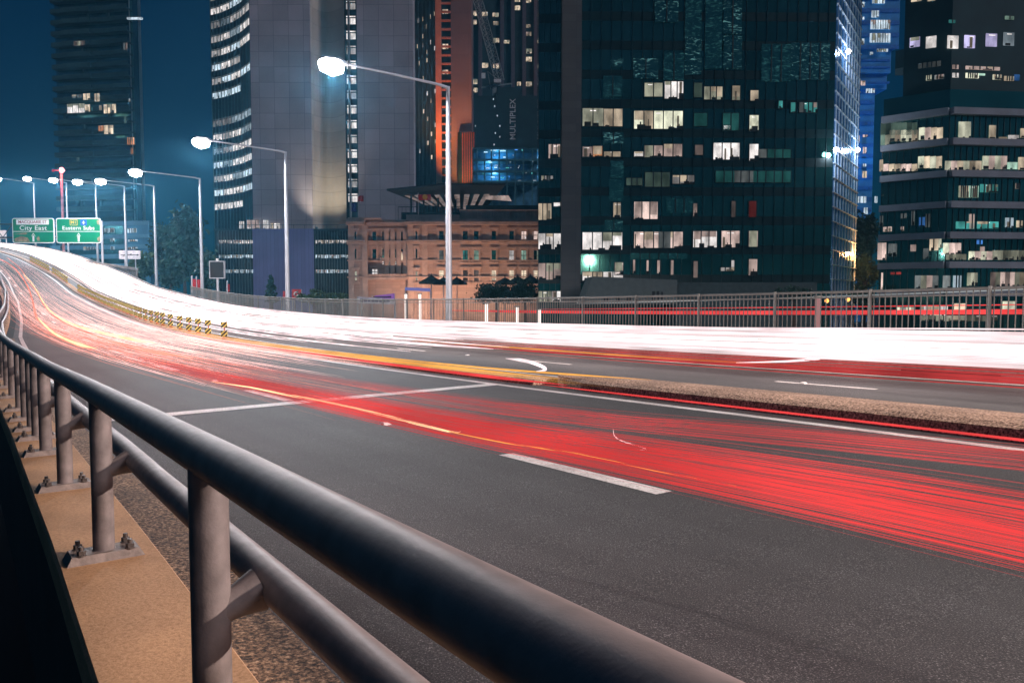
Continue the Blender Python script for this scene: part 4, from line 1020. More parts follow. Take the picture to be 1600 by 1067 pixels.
# reflected buildings painted into emission on the coated glass: small panes, dim and broken
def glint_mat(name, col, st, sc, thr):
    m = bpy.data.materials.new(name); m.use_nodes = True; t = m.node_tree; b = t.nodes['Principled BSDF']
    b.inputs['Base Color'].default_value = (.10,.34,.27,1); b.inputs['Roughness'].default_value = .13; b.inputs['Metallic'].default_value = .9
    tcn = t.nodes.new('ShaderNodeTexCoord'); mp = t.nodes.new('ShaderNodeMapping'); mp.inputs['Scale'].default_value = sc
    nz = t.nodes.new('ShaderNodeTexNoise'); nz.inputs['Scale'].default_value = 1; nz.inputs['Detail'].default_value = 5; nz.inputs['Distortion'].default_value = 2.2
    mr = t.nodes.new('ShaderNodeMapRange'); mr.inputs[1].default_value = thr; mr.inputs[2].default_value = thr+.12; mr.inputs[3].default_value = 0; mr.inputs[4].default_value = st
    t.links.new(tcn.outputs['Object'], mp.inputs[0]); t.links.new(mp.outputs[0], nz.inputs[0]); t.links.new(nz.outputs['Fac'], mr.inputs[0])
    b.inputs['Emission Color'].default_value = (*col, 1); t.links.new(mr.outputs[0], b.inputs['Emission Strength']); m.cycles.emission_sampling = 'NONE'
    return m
g1 = glint_mat('painted_reflection', (.25,.62,.62), .38, (.8,.8,2.6), .57); g2 = glint_mat('faint_painted_reflection', (.12,.45,.44), .14, (.9,.9,3.0), .54)
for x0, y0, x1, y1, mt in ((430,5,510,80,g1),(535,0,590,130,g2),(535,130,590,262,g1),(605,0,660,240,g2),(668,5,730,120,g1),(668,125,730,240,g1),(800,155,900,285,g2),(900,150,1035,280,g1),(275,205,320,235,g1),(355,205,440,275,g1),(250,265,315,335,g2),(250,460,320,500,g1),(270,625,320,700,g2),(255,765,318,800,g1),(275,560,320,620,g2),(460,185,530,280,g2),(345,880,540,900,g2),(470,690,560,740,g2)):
    window(FG, *z6(x0,y0), *z6(x1,y1), mt, gt_, max(1, int((x1-x0)/30)), 0, 'reflection_pane', d=.14, frame=0)
# grey sloping entrance structure at its foot
en = thing('entrance_structure', plan(1000,88)+(GZ,), 'grey sloping concrete structure at the foot of the dark glass tower', 'structure')
Fn = Face(plan(908,90), plan(1282,90)); un = lambda x: Fn.uz(x,450)[0]; zn = lambda y: Fn.uz(1000,y)[1]
mb = MB(); a = [(910,475),(926,432),(1058,437.5),(1058,475)]
f_ = [Fn.p(un(x), zn(y), 0) for x, y in a]; b_ = [Fn.p(un(x), zn(y), -8) for x, y in a]
mb.hexa([f_[0], f_[3], b_[3], b_[0], f_[1], f_[2], b_[2], b_[1]]); mb.build('sloping_wall', pmat('grey_render', (.10,.125,.125), .8, var=.12), en)
mb = MB(); Fn.box(mb, un(1058.3), un(1282), GZ, zn(441), -8, -1); mb.build('low_wall', pmat('dark_render', (.04,.065,.07), .8, var=.2), en)
mb = MB()
for x, ww, y0, y1 in ((943,8,463,470),(963,6,464,470),(978,8,464,470),(1019,4,455,469),(1026,4,455,469),(1033,3,456,469)): Fn.box(mb, un(x), un(x+ww), zn(y1), zn(y0), 0, .05)
mb.build('dark_opening', M['joint'], en)

# ---- blue tower between
bt = thing('blue_tower', plan(1365,225)+(GZ,), 'bright blue stepped tower seen between the glass flank and the ledged offices', 'tower')
Fb = Face(plan(1325,225), plan(1402,225)); ub = lambda x: Fb.uz(x,200)[0]; zb_ = lambda y: Fb.uz(1360,y)[1]
mb = MB(); Fb.box(mb, 0, ub(1401), zb_(74), 150, -10, 0); Fb.box(mb, 0, ub(1392), zb_(113), zb_(74), -10, -1); Fb.box(mb, 0, ub(1389), zb_(137), zb_(113), -10, -2); Fb.box(mb, 0, ub(1373), GZ, zb_(137), -10, -3)
mb.build('wall', M['bluewall'], bt)
mb = MB()
for k in range(20): z = zb_(360-17*k); Fb.box(mb, 0, ub(1372), z-.5, z+.5, -3, -2.7)
for y in (93,104,128): Fb.box(mb, 0, ub(1390), zb_(y)-.25, zb_(y)+.25, -1.5, -.7)
for k in range(7): z = zb_(72-19*k); Fb.box(mb, 0, ub(1400.5), z-.9, z+.2, 0, .25)
mb.build('floor_band', pmat('deep_blue_band', (.01,.20,.66), .5), bt)
z7 = lambda x, y: (1280+x/4.103, y/4.103)
Fb2 = Face(Fb.p(0,0,.26)[:2], Fb.p(Fb.L,0,.26)[:2])
for q in ((255,15,290,50,2),(245,110,288,130,3),(240,175,270,210,2),(235,250,288,290,3),(340,-10,420,25,5),(335,70,382,115,3),(330,130,455,190,8),(325,215,455,275,8),(300,570,325,598,2),(330,570,355,598,2),(230,520,295,550,4),(370,315,440,335,5),(325,335,345,355,1)):
    window(Fb2, *z7(*q[:2]), *z7(*q[2:4]), wmat('ice' if q[1] != 520 else 'pink', random.choice([.8,1.0])), bt, q[4], 2, frame=0)
for q in ((230,870,258,910),(245,945,262,985),(280,945,302,985),(280,865,310,880)): window(Fb2, *z7(*q[:2]), *z7(*q[2:]), wmat('pink', .8), bt, 2, 1, frame=0)
z8 = lambda x, y: (1280+x/3.44, 230+y/3.44)
for q in ((232,130,255,165),(222,265,252,300),(195,265,215,300),(298,265,312,300),(235,90,252,105),(240,325,260,360)): window(Fb2, *z8(*q[:2]), *z8(*q[2:]), wmat('warm' if q[1] == 130 else 'ice', .8), bt, 2, 0, frame=0)

flood(1352, 205, at(1352,345,205).z, at(1368,120,225), 24000, (.12,.5,1), 'blue floodlight in the gap below the bright blue tower', 85)
# ---- ledged office block at the right
rb = thing('ledged_office', plan(1475,95)+(GZ,), 'dark office block with pale concrete ledges under each lit floor at the right edge', 'building')
r0, r1, r2 = plan(1373,100), plan(1475,95), plan(1660,97)
R1, R2 = Face(r0, r1), Face(r1, r2)
mb = MB(); mb.prism([(r0[0],r0[1]),(r1[0],r1[1]),(r2[0],r2[1]),(r2[0]*1.15,r2[1]*1.15),(r0[0]*1.15,r0[1]*1.15)], GZ, R1.uz(1470,142)[1]); mb.build('glass_walls', M['glass'], rb)
mb = MB(); U0 = plan(1402,99); U1 = plan(1475,96.5); U2 = plan(1660,98.5)
mb.prism([U0, U1, U2, (U2[0]*1.12,U2[1]*1.12), (U0[0]*1.12,U0[1]*1.12)], R1.uz(1470,142)[1]-.5, 60); mb.build('upper_block', M['shroud'], rb)
mb = MB(); q0, q1 = at(1389,75,100), at(1402,108,100)
mb.prism([plan(1389,100), plan(1403,99.2), plan(1403,103), plan(1389,103)], at(1395,108,100).z, at(1395,80,100).z); mb.build('corner_bay', M['shroud'], rb)
for i, y in enumerate((176,223,272.5,320.5,368,414,458)):
    z = R1.uz(1475, y)[1]
    mb = MB()
    for R in (R1, R2): R.box(mb, 0, R.L, z-.38, z+.38, -.2, .8)
    mb.build('ledge', M['lintel'], rb)
mb = MB()
for R in (R1, R2):
    n = int(R.L/.78)
    for k in range(n+1): u = R.L*k/n; R.box(mb, u-.03, u+.03, GZ, R1.uz(1475,176)[1], .0, .09)
mb.build('mullions', M['glassB'], rb)
RU = Face(U0, U2)
def rwin(conv, q, c, b, m_=1, cl=1, face=None):
    a = conv(*q[:2]); e_ = conv(*q[2:4]); f = face or (R1 if (a[0]+e_[0])/2 < 1475 else R2)
    window(f, *a, *e_, wmat(c, b), rb, m_, cl, d=.1, frame=0)
RU1, RU2 = Face(U0, U1), Face(U1, U2)
for q, c, b in (((582,247,645,300),'lilac',.95),((685,240,750,305),'white',1.0),((822,230,888,315),'white',1.0),((930,228,995,312),'lilac',.85),((1068,217,1135,303),'lilac',.5),((1180,210,1245,297),'ice',.22)):
    rwin(z7, q, c, b, 1, 1, RU1 if q[0] < 790 else RU2)
for q, c, b, m_ in (((853,418,890,445),'pink',.45,2),((938,425,1155,455),'pink',.42,5),((685,487,720,515),'cream',.5,3),((740,485,800,505),'grey',.5,3),((853,470,890,500),'white',.8,2),((938,470,1020,505),'cream',.9,6),((1020,473,1060,487),'green',.8,1),((1112,480,1165,515),'cream',.7,3),((1185,490,1245,522),'warm',.5,4),((1250,480,1280,520),'blue',.25,1),((590,0,655,6),'warm',.7,1),((695,0,745,4),'warm',.5,1),((1190,105,1245,130),'green',.25,2),((830,130,870,152),'teal',.25,2),((635,410,780,425),'grey',.07,5)):
    rwin(z7, q, c, b, m_, 1 if b > .3 else 0, RU1 if q[0] < 790 else RU2)
def run(conv, x0, x1, y0, y1, n, cols, bs, cl=2):
    for k in range(n):
        a = x0+(x1-x0)*k/n; b = x0+(x1-x0)*(k+1)/n
        rwin(conv, (a+1, y0, b-3, y1), random.choice(cols), random.choice(bs), 1, cl)
run(z7, 395, 630, 790, 865, 7, ['green'], [.05,.08,.12], 0)
run(z7, 395, 452, 868, 930, 2, ['cream','green'], [.2,.3]); run(z7, 452, 632, 838, 905, 5, ['cream','warm'], [.4,.7,.3], 3); run(z7, 640, 795, 822, 895, 4, ['warm','cream','pink'], [.65,.8,.5], 2)
run(z7, 893, 970, 782, 890, 2, ['cream'], [.4,.5], 1); rwin(z7, (1090,805,1128,890), 'warm', .45); run(z7, 1150, 1205, 880, 897, 3, ['warm'], [.2], 1); run(z7, 1210, 1280, 868, 895, 2, ['white'], [.6], 2); rwin(z7, (1290,825,1316,885), 'warm', .5)
run(z8, 325, 345, 70, 130, 1, ['warm'], [.5], 1); run(z8, 345, 530, 93, 128, 6, ['warm','pink'], [.6,.8], 2); run(z8, 532, 662, 52, 112, 4, ['warm','pink','cream'], [.7,.85], 1); run(z8, 675, 872, 75, 124, 6, ['cream','pink','warm'], [.2,.5,.7], 3); run(z8, 877, 1008, 48, 120, 4, ['cream','pink'], [.5,.75], 2); run(z8, 1010, 1065, 82, 120, 2, ['green'], [.7], 2); rwin(z8, (1070,55,1101,122), 'warm', .6)
for q, c, b in (((750,208,800,272),'cream',.35),((802,208,853,272),'green',.5),((865,200,957,245),'teal',.45),((1055,195,1070,225),'pink',.4),((335,255,345,262),'white',.4)): rwin(z8, q, c, b, 5, 1)
for q, c, b in (((327,370,343,425),'grey',.3),((345,430,390,453),'pink',.5),((440,358,470,382),'grey',.2),((498,345,512,420),'grey',.2),((538,378,568,425),'blue',.6),((574,360,595,430),'grey',.15),((735,400,830,440),'teal',.6),((806,360,830,440),'pink',.45),((845,400,960,440),'teal',.55),((1000,380,1040,432),'ice',.5),((1060,395,1090,432),'warm',.7),((440,428,455,450),'pink',.5)): rwin(z8, q, c, b, 2, 2)
run(z8, 315, 362, 515, 605, 2, ['pink'], [.5,.8], 3); run(z8, 372, 420, 520, 588, 2, ['red','grey'], [.18,.2], 2); rwin(z8, (492,525,520,560), 'pink', .3); run(z8, 560, 590, 545, 600, 1, ['grey'], [.15]); rwin(z8, (595,495,640,555), 'warm', .7, 2, 1); rwin(z8, (643,490,656,540), 'cream', .5)
run(z8, 665, 762, 515, 575, 3, ['cream','pink'], [.6,.9], 3); run(z8, 680, 790, 575, 606, 6, ['cream'], [.12,.25], 3); rwin(z8, (845,500,875,522), 'blue', .7, 2, 0); run(z8, 803, 930, 560, 606, 4, ['pink','cream'], [.5,.8], 3); rwin(z8, (865,535,885,590), 'pink', .35); run(z8, 930, 1100, 555, 606, 6, ['cream'], [.1,.2,.4], 4)
rwin(z8, (335,675,341,765), 'pink', .8); rwin(z8, (385,672,440,684), 'red', .35, 2, 0); run(z8, 515, 642, 690, 768, 4, ['cream','pink','grey'], [.3,.5,.2], 3); rwin(z8, (665,690,700,768), 'grey', .45); rwin(z8, (720,690,760,768), 'ice', .6, 3, 0); run(z8, 795, 850, 675, 745, 3, ['cream'], [.4,.6], 3); run(z8, 920, 1100, 672, 755, 7, ['pink','cream','warm'], [.3,.6,.15], 2)
run(z8, 420, 512, 860, 898, 6, ['white','cream'], [.8,.3], 1); run(z8, 545, 690, 855, 905, 8, ['white','warm'], [.9,.3,.6], 1); run(z8, 725, 790, 840, 890, 4, ['warm'], [.8], 1); run(z8, 985, 1052, 828, 885, 4, ['cream'], [.7], 1); run(z8, 545, 960, 905, 935, 10, ['cream'], [.05,.1,.3], 3)

# ------------------------------------------------------------------ road signs
gy = 101.0
gs = thing('sign_gantry', (at(157,420,gy).x, gy, at(157,420,gy).z), 'grey gantry beam and post carrying the two green direction signs', 'gantry')
mb = MB(); x1 = at(157,380,gy).x; mb.tube([(x1+.1,gy+.25,at(157,424,gy).z-1), (x1+.1,gy+.25,at(157,345,gy).z)], .14, 10); mb.build('post', M['lamp_pole'], gs)
mb = MB()
for y in (350,371): z = at(90,y,gy).z; mb.tube([(at(-60,360,gy).x,gy+.3,z), (x1+.15,gy+.3,z)], .10, 6)
for k in range(14):
    a = at(-60,360,gy).x+(x1-at(-60,360,gy).x)*k/14; b = at(-60,360,gy).x+(x1-at(-60,360,gy).x)*(k+1)/14
    mb.tube([(a,gy+.3,at(90,350 if k%2 else 371,gy).z), (b,gy+.3,at(90,371 if k%2 else 350,gy).z)], .05, 4)
mb.build('truss_beam', M['dark_metal'], gs)
mb = MB(); x0 = at(-60,360,gy).x; mb.tube([(x0,gy+.3,GZ),(x0,gy+.3,at(0,345,gy).z)], .2, 10); mb.build('post', M['lamp_pole'], gs)
def rrect(x0, x1, z0, z1, r, y, n=5):
    pts = []
    for cx_, cz_, a0 in ((x1-r,z0+r,-90),(x1-r,z1-r,0),(x0+r,z1-r,90),(x0+r,z0+r,180)):
        for k in range(n+1):
            q = math.radians(a0+90*k/n); pts.append((cx_+r*math.cos(q), y, cz_+r*math.sin(q)))
    return pts
def plate(mb, x0, x1, z0, z1, r, y, th, mi=0):
    f = rrect(x0,x1,z0,z1,r,y); b = [(x,yy+th,z) for x,yy,z in f]
    mb.poly(f, mi); mb.poly(b[::-1], mi)
    for k in range(len(f)): l = (k+1) % len(f); mb.quad(f[k], b[k], b[l], f[l], mi)
RX = lambda: Matrix.Rotation(math.pi/2, 4, 'X')
def road_sign(px0, px1, y0, y1, label):
    a, b = at(px0, y1, gy), at(px1, y0, gy); W = b.x-a.x; H = b.z-a.z
    o = thing('direction_sign', (a.x, gy, a.z), label, 'road sign', 'green direction signs on the gantry')
    mb = MB(); plate(mb, 0, W, 0, H, .28, 0, .12); mb.build('border', M['sign_white'], o, local=True)
    mb = MB(); plate(mb, .1, W-.1, .1, H-.1, .2, -.008, .06); mb.build('panel', M['sign_green'], o, local=True)
    mb = MB(); mb.box(.1, W-.1, -.016, -.004, H*.455, H*.475); mb.build('divider', M['sign_white'], o, local=True)
    cx_ = W*.5; mb = MB()
    mb.poly([(cx_-.13,-.016,H*.06),(cx_+.11,-.016,H*.06),(cx_+.11,-.016,H*.30),(cx_-.13,-.016,H*.30)]); mb.poly([(cx_-.34,-.016,H*.24),(cx_,-.016,H*.36),(cx_+.34,-.016,H*.24),(cx_,-.016,H*.41)])
    mb.build('arrow', M['sign_white'], o, local=True)
    return o, W, H
T4 = lambda x, y, z: Matrix.Translation((x, y, z)) @ RX()
o, W, H = road_sign(20, 84, 341, 380, 'left green sign with a white street name panel over City East')
mb = MB(); plate(mb, W*.1, W*.88, H*.74, H*.94, .06, -.016, .01); mb.build('name_panel', M['sign_white'], o, local=True)
text_mesh('lettering', 'MACQUARIE ST', .52, M['sign_text_red'], o, T4(W*.49, -.024, H*.84), width=.98)
text_mesh('lettering', 'City East', .78, M['sign_white'], o, T4(W*.5, -.024, H*.60), width=1.12, space=1.08)
mb = MB(); mb.poly([(.25,-.0125,.2),(W*.42,-.0125,.15),(W*.36,-.0125,H*.22),(W*.2,-.0125,H*.28),(.25,-.0125,H*.18)]); mb.poly([(.18,-.0125,H*.36),(W*.33,-.0125,H*.42),(W*.36,-.0125,H*.37),(W*.3,-.0125,H*.34)]); mb.poly([(W*.6,-.0125,.2),(W*.66,-.0125,.3),(W*.63,-.0125,H*.3),(W*.57,-.0125,H*.2)])
mb.build('weathering', M['grime'], o, local=True)
o, W, H = road_sign(88.5, 157, 341, 380, 'right green sign with a route shield and aeroplane badge over Eastern Subs')
mb = MB(); plate(mb, W*.31, W*.48, H*.71, H*.94, .06, -.016, .01); mb.build('shield_border', M['sign_yellow'], o, local=True)
mb = MB(); plate(mb, W*.32, W*.47, H*.725, H*.925, .05, -.022, .01); mb.build('shield', M['sign_green'], o, local=True)
text_mesh('lettering', 'M1', .55, M['sign_yellow'], o, T4(W*.395, -.036, H*.825))
mb = MB(); plate(mb, W*.55, W*.69, H*.71, H*.94, .05, -.016, .01); mb.build('aeroplane_badge', M['sign_blue'], o, local=True)
mb = MB(); cx_, cz_ = W*.62, H*.825; y = -.028
mb.poly([(cx_-.045,y,cz_-.2),(cx_+.045,y,cz_-.2),(cx_+.045,y,cz_+.15),(cx_,y,cz_+.23),(cx_-.045,y,cz_+.15)]); mb.poly([(cx_-.24,y-.002,cz_-.07),(cx_,y-.002,cz_-.0),(cx_+.24,y-.002,cz_-.07),(cx_,y-.002,cz_+.12)]); mb.poly([(cx_-.11,y-.002,cz_-.22),(cx_+.11,y-.002,cz_-.22),(cx_,y-.002,cz_-.12)])
mb.build('aeroplane', M['sign_white'], o, local=True)
text_mesh('lettering', 'Eastern Subs', .69, M['sign_white'], o, T4(W*.5, -.024, H*.60), width=1.06, space=1.08)
mb = MB()
for z0, z1 in ((.72,.98),(.05,.28)): mb.poly([(W-.13,-.0125,H*z0),(W-.13,-.0125,H*z1),(W-.5,-.0125,H*(z0+z1)/2+.1),(W-.42,-.0125,H*z0+.1)])
mb.build('weathering', M['grime'], o, local=True)
# white board with a lane diagram
p0, p1 = at(186,405,104), at(219,391.5,104)
o = thing('lane_diagram_sign', (p0.x, 104, p0.z), 'white board with a black lane arrow diagram on two posts behind a lamp pole', 'road sign')
W, H = p1.x-p0.x, p1.z-p0.z
mb = MB(); plate(mb, 0, W, 0, H, .1, 0, .06); mb.build('panel', pmat('pinkish_white_panel', (.75,.68,.70), .5), o, local=True)
mb = MB(); mb.box(W*.08,W*.92,-.02,-.006,H*.44,H*.52); mb.poly([(W*.84,-.021,H*.36),(W*.96,-.021,H*.48),(W*.84,-.021,H*.6)]); mb.poly([(W*.16,-.021,H*.3),(W*.2,-.021,H*.3),(W*.3,-.021,H*.46),(W*.26,-.021,H*.46)]); mb.poly([(W*.5,-.021,H*.5),(W*.55,-.021,H*.5),(W*.62,-.021,H*.64),(W*.57,-.021,H*.64)]); mb.build('diagram', M['board_k'], o, local=True)
mb = MB()
for x in (W*.25,): mb.tube([(x,.12,-3.5),(x,.12,H*.9)], .07, 8)
mb.build('post', M['lamp_pole'], o, local=True)
mb = MB(); mb.tube([(W*.75,.12,-3.5),(W*.75,.12,H*.9)], .07, 8); mb.build('post', M['lamp_pole'], o, local=True)
# unlit message board
p0, p1 = at(328.5,434,62), at(349.5,409,62)
o = thing('message_board', (p0.x, 62, p0.z), 'dark square back of a message board with pale frame on a post beside red banners', 'message board')
W, H = p1.x-p0.x, p1.z-p0.z
mb = MB(); mb.box(0,W,0,.2,0,H); mb.build('panel', M['joint'], o, local=True)
mb = MB()
for q in ((-.06,0,-.06,H+.06),(W,W+.06,-.06,H+.06),(0,W,-.06,0),(0,W,H,H+.06)): mb.box(q[0],q[1],-.03,.22,q[2],q[3])
mb.build('frame', M['lamp_pole'], o, local=True)
mb = MB(); mb.tube([(W*.5,.1,-2.2),(W*.5,.1,0)], .09, 10); mb.build('post', M['lamp_pole'], o, local=True)
mb = MB(); mb.tube([(W*.5,.1,H+.06),(W*.5,.1,H+.25)], .1, 8); mb.build('sensor', M['sign_white'], o, local=True)
# pale balustrade by the far lamps
o = thing('pale_balustrade', at(136,412,101), 'pale concrete balustrade below the white lane diagram board', 'balustrade')
A, B = at(136,409,104), at(214,421,96); mb = MB()
mb.tube([A, B], .22, 4); mb.build('cap', M['parapet'], o)
mb = MB()
for k in range(28): c = A.lerp(B, k/27); mb.box(c.x-.07,c.x+.07,c.y-.07,c.y+.07,c.z-1.0,c.z)
mb.build('balusters', M['parapet'], o)
mb = MB(); A2, B2 = A-Vector((0,0,1)), B-Vector((0,0,1))
mb.hexa([A2+Vector((0,-.2,-2)),B2+Vector((0,-.2,-2)),B2+Vector((0,.2,-2)),A2+Vector((0,.2,-2)),A2+Vector((0,-.2,0)),B2+Vector((0,-.2,0)),B2+Vector((0,.2,0)),A2+Vector((0,.2,0))]); mb.build('base', M['parapet'], o)
# red lamp on a pole
q = at(97,306,150); zt = at(97,267,150).z
o = thing('red_lamp_post', (q.x, 150, GZ), 'thin post glowing red under a red lamp in front of the apartment tower', 'lamp post')
mb = MB(); mb.tube([(q.x,150,GZ),(q.x,150,zt)], .22, 8); mb.tube([(q.x,150,zt),(at(84,267,150).x,150,zt+.1)], .08, 6); mb.build('pole', pmat('red_pole', (.75,.28,.28), .6), o)
mb = MB(); mb.tube([(q.x+.1,149.8,zt-.4),(q.x+.25,149.8,zt),(q.x+.1,149.8,zt+.5)], [.25,.5,.25], 10); mb.build('lit_globe', emat('red_lamp_lit', (1,.22,.22), 8, False), o, smooth=True)
mb = MB(); xx = at(84,267,150).x; mb.tube([(xx,149.8,zt-.2),(xx,149.8,zt+.2)], .22, 8); mb.build('lit_globe', emat('red_lamp_dim', (.8,.1,.2), .5, False), o)
ld = bpy.data.lights.new('red_light', 'POINT'); ld.energy = 900; ld.color = (1,.15,.15); ld.shadow_soft_size = .3
l = bpy.data.objects.new('red_light', ld); COL.objects.link(l); l.parent = o; l.location = (.2, -1.2, zt-GZ-1.5)

# ------------------------------------------------------------------ banners, flags, umbrellas, stalls
def banner(name, px0, px1, y0, y1, Y, mat, label, cat, pole_to=None, group=None):
    a, b = at(px0,y1,Y), at(px1,y0,Y); o = thing(name, (a.x, Y, a.z), label, cat, group)
    W, H = b.x-a.x, b.z-a.z; mb = MB(); N = 8
    for k in range(N):
        x0, x1 = W*k/N, W*(k+1)/N; d0, d1 = .12*math.sin(k*1.3), .12*math.sin((k+1)*1.3)
        mb.hexa([(x0,d0,0),(x1,d1,0),(x1,d1+.02,0),(x0,d0+.02,0),(x0,d0,H),(x1,d1,H),(x1,d1+.02,H),(x0,d0+.02,H)])
    mb.build('cloth', mat, o, local=True)
    zb_2 = (at(px0,pole_to,Y).z if pole_to else a.z-1.5)-a.z
    mb = MB(); mb.tube([(-.05,0,zb_2),(-.05,0,H+.3)], .06, 6); mb.build('pole', M['lamp_pole'], o, local=True)
    return o
banner('banner_flag', 301, 307, 436, 453, 72, M['redcloth'], 'red banner flag left of the pair at the foot of a lamp pole', 'flag', 458, 'red banner flags')
banner('banner_flag', 308, 314, 437, 453, 73, M['redcloth'], 'red banner flag right of the pair against a lamp pole', 'flag', 458, 'red banner flags')
banner('banner_flag', 356, 359, 444, 456, 73, M['redcloth'], 'narrow red banner flag right of the dark message board', 'flag', 460, 'red banner flags')
banner('flag', 654, 673, 304, 313, 131, M['redcloth'], 'red flag with a yellow disc flying over the sandstone parapet', 'flag', 336, 'flags over the sandstone building')
q = at(664,308,130.6); mb = MB(); mb.poly([(q.x+.42*math.cos(i*.5236), 130.55, q.z+.42*math.sin(i*.5236)) for i in range(12)]); 
fo = [o_ for o_ in bpy.data.objects if o_.get('label','').startswith('red flag with')][0]; mb.build('disc', M['sign_yellow'], fo)
banner('flag', 549, 557, 318, 331, 131, M['bluecloth'], 'bright blue flag at the left corner of the sandstone roof', 'flag', 342, 'flags over the sandstone building')
banner('flag', 560, 568, 306, 315, 131, M['redcloth'], 'small reddish flag on the higher of the two corner poles', 'flag', 342, 'flags over the sandstone building')
for i, (px, y0, w_, Y, lab) in enumerate(((674,430,40,112,'leftmost dark umbrella at the sandstone front'),(693,433,34,114,'dark umbrella just left of the tallest lamp pole'),(714,433,34,114,'dark umbrella just right of the tallest lamp pole'),
        (789,433,34,114,'dark umbrella left of three beside the dark tower'),(809,431,36,113,'dark umbrella in the middle of three beside the dark tower'),(829,430,38,112,'dark umbrella right of three beside the dark tower'))):
    q = at(px, y0, Y); o = thing('cafe_umbrella', (q.x, Y, GZ), lab, 'umbrella', 'dark umbrellas before the sandstone building')
    R_ = w_/2/FPX*Y; zt = q.z-GZ; mb = MB(); n = 8
    rim = [(R_*math.cos(2*math.pi*k/n+.39), R_*math.sin(2*math.pi*k/n+.39), zt-R_*.55) for k in range(n)]
    for k in range(n):
        l = (k+1) % n; mb.poly([rim[k], rim[l], (0,0,zt)]); mb.quad(rim[k], (rim[k][0],rim[k][1],zt-R_*.55-.25), (rim[l][0],rim[l][1],zt-R_*.55-.25), rim[l])
    mb.build('canopy', M['canvas'], o, local=True)
    mb = MB(); mb.tube([(0,0,0),(0,0,zt)], .07, 6); mb.build('pole', M['lamp_pole'], o, local=True)
    mb = MB(); mb.tube([(0,0,zt-.05),(0,0,zt+.25)], [.1,.03], 6); mb.build('finial', M['dark_metal'], o, local=True)
# purple lit banner and white stall, blue sign band
def board(name, a, b, c, d, Y, mat, label, cat, frame=True):
    pts = [at(*p, Y) for p in (a,b,c,d)]; o = thing(name, pts[0], label, cat); mb = MB()
    bk = [p+Vector((0,.15,0)) for p in pts]
    mb.hexa([pts[0],pts[1],bk[1],bk[0],pts[3],pts[2],bk[2],bk[3]]); mb.build('panel', mat, o)
    mb = MB()
    for i in (0,1): p = pts[i]; mb.tube([(p.x,Y+.3,GZ),(p.x,Y+.3,pts[3-i].z)], .08, 6)
    mb.build('support', M['lamp_pole'], o); return o, pts
o, pts = board('purple_banner', (581,468),(616,467),(616,458.5),(586,462), 108, emat('purple_lit_banner', (.42,.18,.62), .55, False), 'purple lit banner low before the sandstone building', 'banner')
mb = MB()
for k in range(9): c = pts[0].lerp(pts[1], .1+k*.09); mb.box(c.x-.12,c.x+.12,c.y-.03,c.y-.005,c.z+.18,c.z+.38)
mb.build('dark_marks', M['joint'], o)
o, pts = board('white_stall', (558,474),(617,476),(617,468),(560,463), 106, pmat('white_stall_panel', (.62,.58,.64), .7), 'white stall front with a row of dark openings before the sandstone building', 'stall')
mb = MB()
for k in range(8): c = pts[0].lerp(pts[1], .12+k*.10); mb.box(c.x-.2,c.x+.2,c.y-.03,c.y-.005,c.z+.25,c.z+.65)
mb.build('opening', pmat('stall_opening', (.12,.10,.2), .7), o)
board('shop_sign', (633,453.5),(672,455.5),(672,450.5),(633,449), 108, emat('lilac_sign_lit', (.30,.32,.85), .5, False), 'thin lilac blue lit sign band over the pair of light posts', 'sign')
board('red_sign', (442,467),(451,467),(451,455),(442,455), 96, pmat('red_sign_panel', (.60,.06,.07), .6), 'small red sign left of the second lamp pole base', 'sign')
o, pts = board('red_sign', (456,467),(470,467),(470,452),(456,452), 96, pmat('red_sign_panel_b', (.62,.07,.07), .6), 'red sign with a white ring right of the second lamp pole base', 'sign')
mb = MB(); c = (pts[0]+pts[2])/2; mb.tube([(c.x+.25*math.cos(i*.5236), c.y-.05, c.z+.25*math.sin(i*.5236)) for i in range(13)], .07, 5, 0, False); mb.build('ring', M['sign_white'], o)
board('white_sign', (-2,373),(8,373),(8,360),(-2,360), 130, emat('white_sign_lit', (1,.85,.88), .8, False), 'small white lit board at the left edge beside the left green sign', 'sign')

